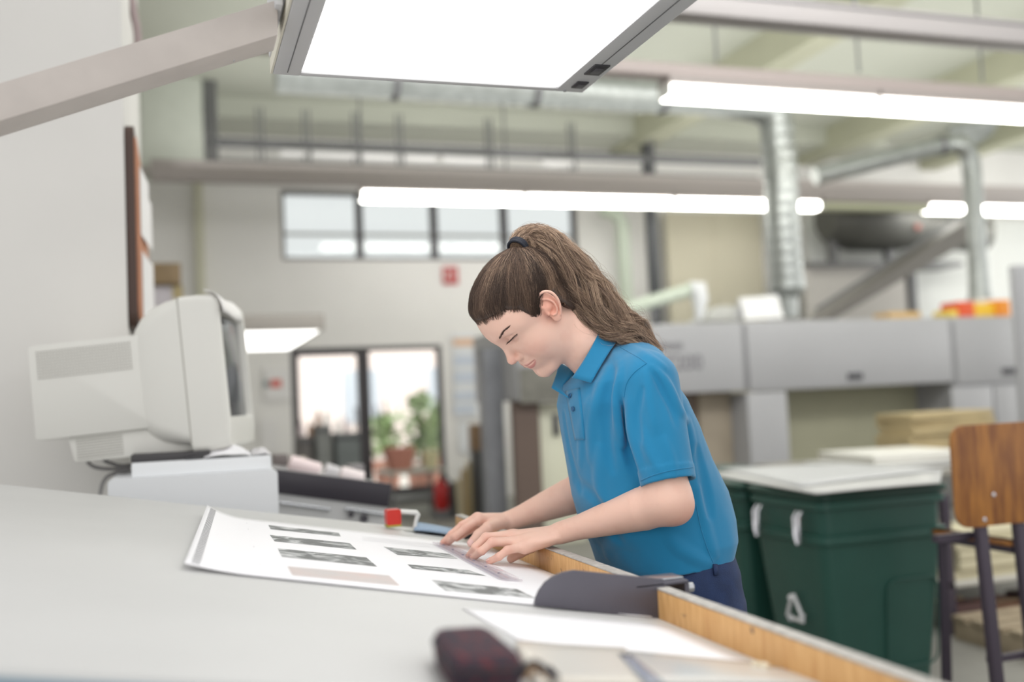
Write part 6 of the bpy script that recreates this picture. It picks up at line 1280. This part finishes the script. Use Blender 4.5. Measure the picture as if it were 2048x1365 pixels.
# collar: near leaf, stand and far leaf
def leaf(inner, outer, n=14, m_=9, name='collar', th=0.0022, lift=0.004):
    I = spline(np.array(inner), np.linspace(0, 1, n)); O = spline(np.array(outer), np.linspace(0, 1, n)); rows = []
    for v in np.linspace(0, 1, m_):
        P = I * (1 - v) + O * v; d = sb(P); g = grad(sb, P, 2e-3); push = np.maximum(0, 0.0035 + lift * math.sin(math.pi * v) - d); rows.append(P + g * push[:, None] * (1 if v > 0.15 else v / 0.15))
    mb = MB(); mb.grid(np.array(rows)); o = mb.build(name, shm, woman, smooth=True); s = o.modifiers.new('thick', 'SOLIDIFY'); s.thickness = th; s.offset = 0
    return o
def on(px, py, off):
    P, ok = march(lambda p: np.minimum(sb(p), 9), [px], [py]); return P[0] + grad(sb, P)[0] * off
nd = (NECK[1] - NECK[2]) / np.linalg.norm(NECK[1] - NECK[2])
def ring(c, r, ang, lift=0.0):     # point round the neck; ang 0 = front, 90 = her left (camera side)
    f = np.array([-1.0, 0, 0]); f -= nd * (f @ nd); f /= np.linalg.norm(f); l = np.cross(nd, f); l = l if l[1] < 0 else -l
    a = math.radians(ang); return np.asarray(c) + (f * math.cos(a) + l * math.sin(a)) * r + nd * lift
A_in = [ay(1144, 756, 1.805), ay(1164, 727, 1.800), ay(1184, 693, 1.800), ay(1203, 655, 1.812), ring(NECK[2], 0.066, 165, 0.052), ring(NECK[2], 0.066, 200, 0.050)]
A_out = [on(1187, 768, 0.006), on(1206, 736, 0.006), on(1226, 703, 0.006), on(1246, 675, 0.006), ring(NECK[2], 0.100, 165, 0.018), ring(NECK[2], 0.102, 200, 0.016)]
leaf(A_in, A_out)
B_in = [ring(NECK[2], 0.066, 200, 0.050), ring(NECK[2], 0.064, 240, 0.040), ring(NECK[2], 0.064, 285, 0.020), ay(1150, 745, 1.89), ay(1124, 775, 1.875), ay(1138, 797, 1.835)]
B_out = [ring(NECK[2], 0.102, 200, 0.016), ring(NECK[2], 0.105, 240, 0.000), ring(NECK[2], 0.105, 285, -0.020), ay(1122, 727, 1.93), ay(1112, 752, 1.905), ay(1103, 776, 1.875)]
leaf(B_in, B_out, lift=0.0)

# ---- trousers and shoes
def trousers(p):
    z = p[:, 2]; x = np.interp(z, [0.80, 0.97, 1.03], [0.955, 0.948, 0.942]); a = np.interp(z, [0.78, 0.86, 0.97, 1.03], [0.125, 0.128, 0.112, 0.103]); b = np.interp(z, [0.78, 0.88, 0.97, 1.03], [0.165, 0.172, 0.160, 0.150])
    d = ((((p[:, 0] - x) / a) ** 2 + ((p[:, 1] - 1.86) / b) ** 2) ** 0.5 - 1) * np.minimum(a, b); d = smax(d, np.maximum(z - 1.01, 0.80 - z), 0.02)
    l = np.minimum(chain(p, LEG(-1), [0.098, 0.066, 0.052]), chain(p, LEG(1), [0.098, 0.066, 0.052])); l = np.maximum(l, 0.075 - z)
    return smin(d, l, 0.03) + 0.002 * vnoise(p * np.array([24, 24, 50]), 31)
trm = mat('navy_twill', (32, 52, 92), 0.8, var=0.25, scale=40, bump=0.4, bscale=500)
V, F = nets(trousers, (0.78, 1.64, 0.05), (1.12, 2.08, 1.04), 0.0055, 6); mesh_np('trousers', relax(V, F, 2), F, trm, woman)
m = MB(); P, ok = march(trousers, [1424, 1432, 1426, 1434], [1130, 1130, 1152, 1152]); g = grad(trousers, P)
m.grid((P + g * 0.002).reshape(2, 2, 3)); o = m.build('belt_loop', trm, woman); s = o.modifiers.new('t', 'SOLIDIFY'); s.thickness = 0.004
for s_ in (-1, 1):
    y = 1.86 + s_ * 0.09
    sh = lambda p: smin(smin(ell(p, (0.88, y, 0.045), (0.095, 0.042, 0.042)), ell(p, (0.96, y, 0.055), (0.05, 0.036, 0.052)), 0.03), 1.0 + 0 * p[:, 0], 0.01)
    V, F = nets(lambda p: smax(sh(p), -p[:, 2] + 0.012, 0.004), (0.76, y - 0.07, 0.0), (1.03, y + 0.07, 0.12), 0.005, 4); shoe = mesh_np('shoe', V, F, mat('dark_leather', (40, 38, 40), 0.4), woman)
    m = MB(); m.rounded(0.785, 1.012, y - 0.042, y + 0.042, 0.0, 0.014, 0.04); m.build('sole', mat('sole_rubber', (70, 68, 66), 0.8), shoe)
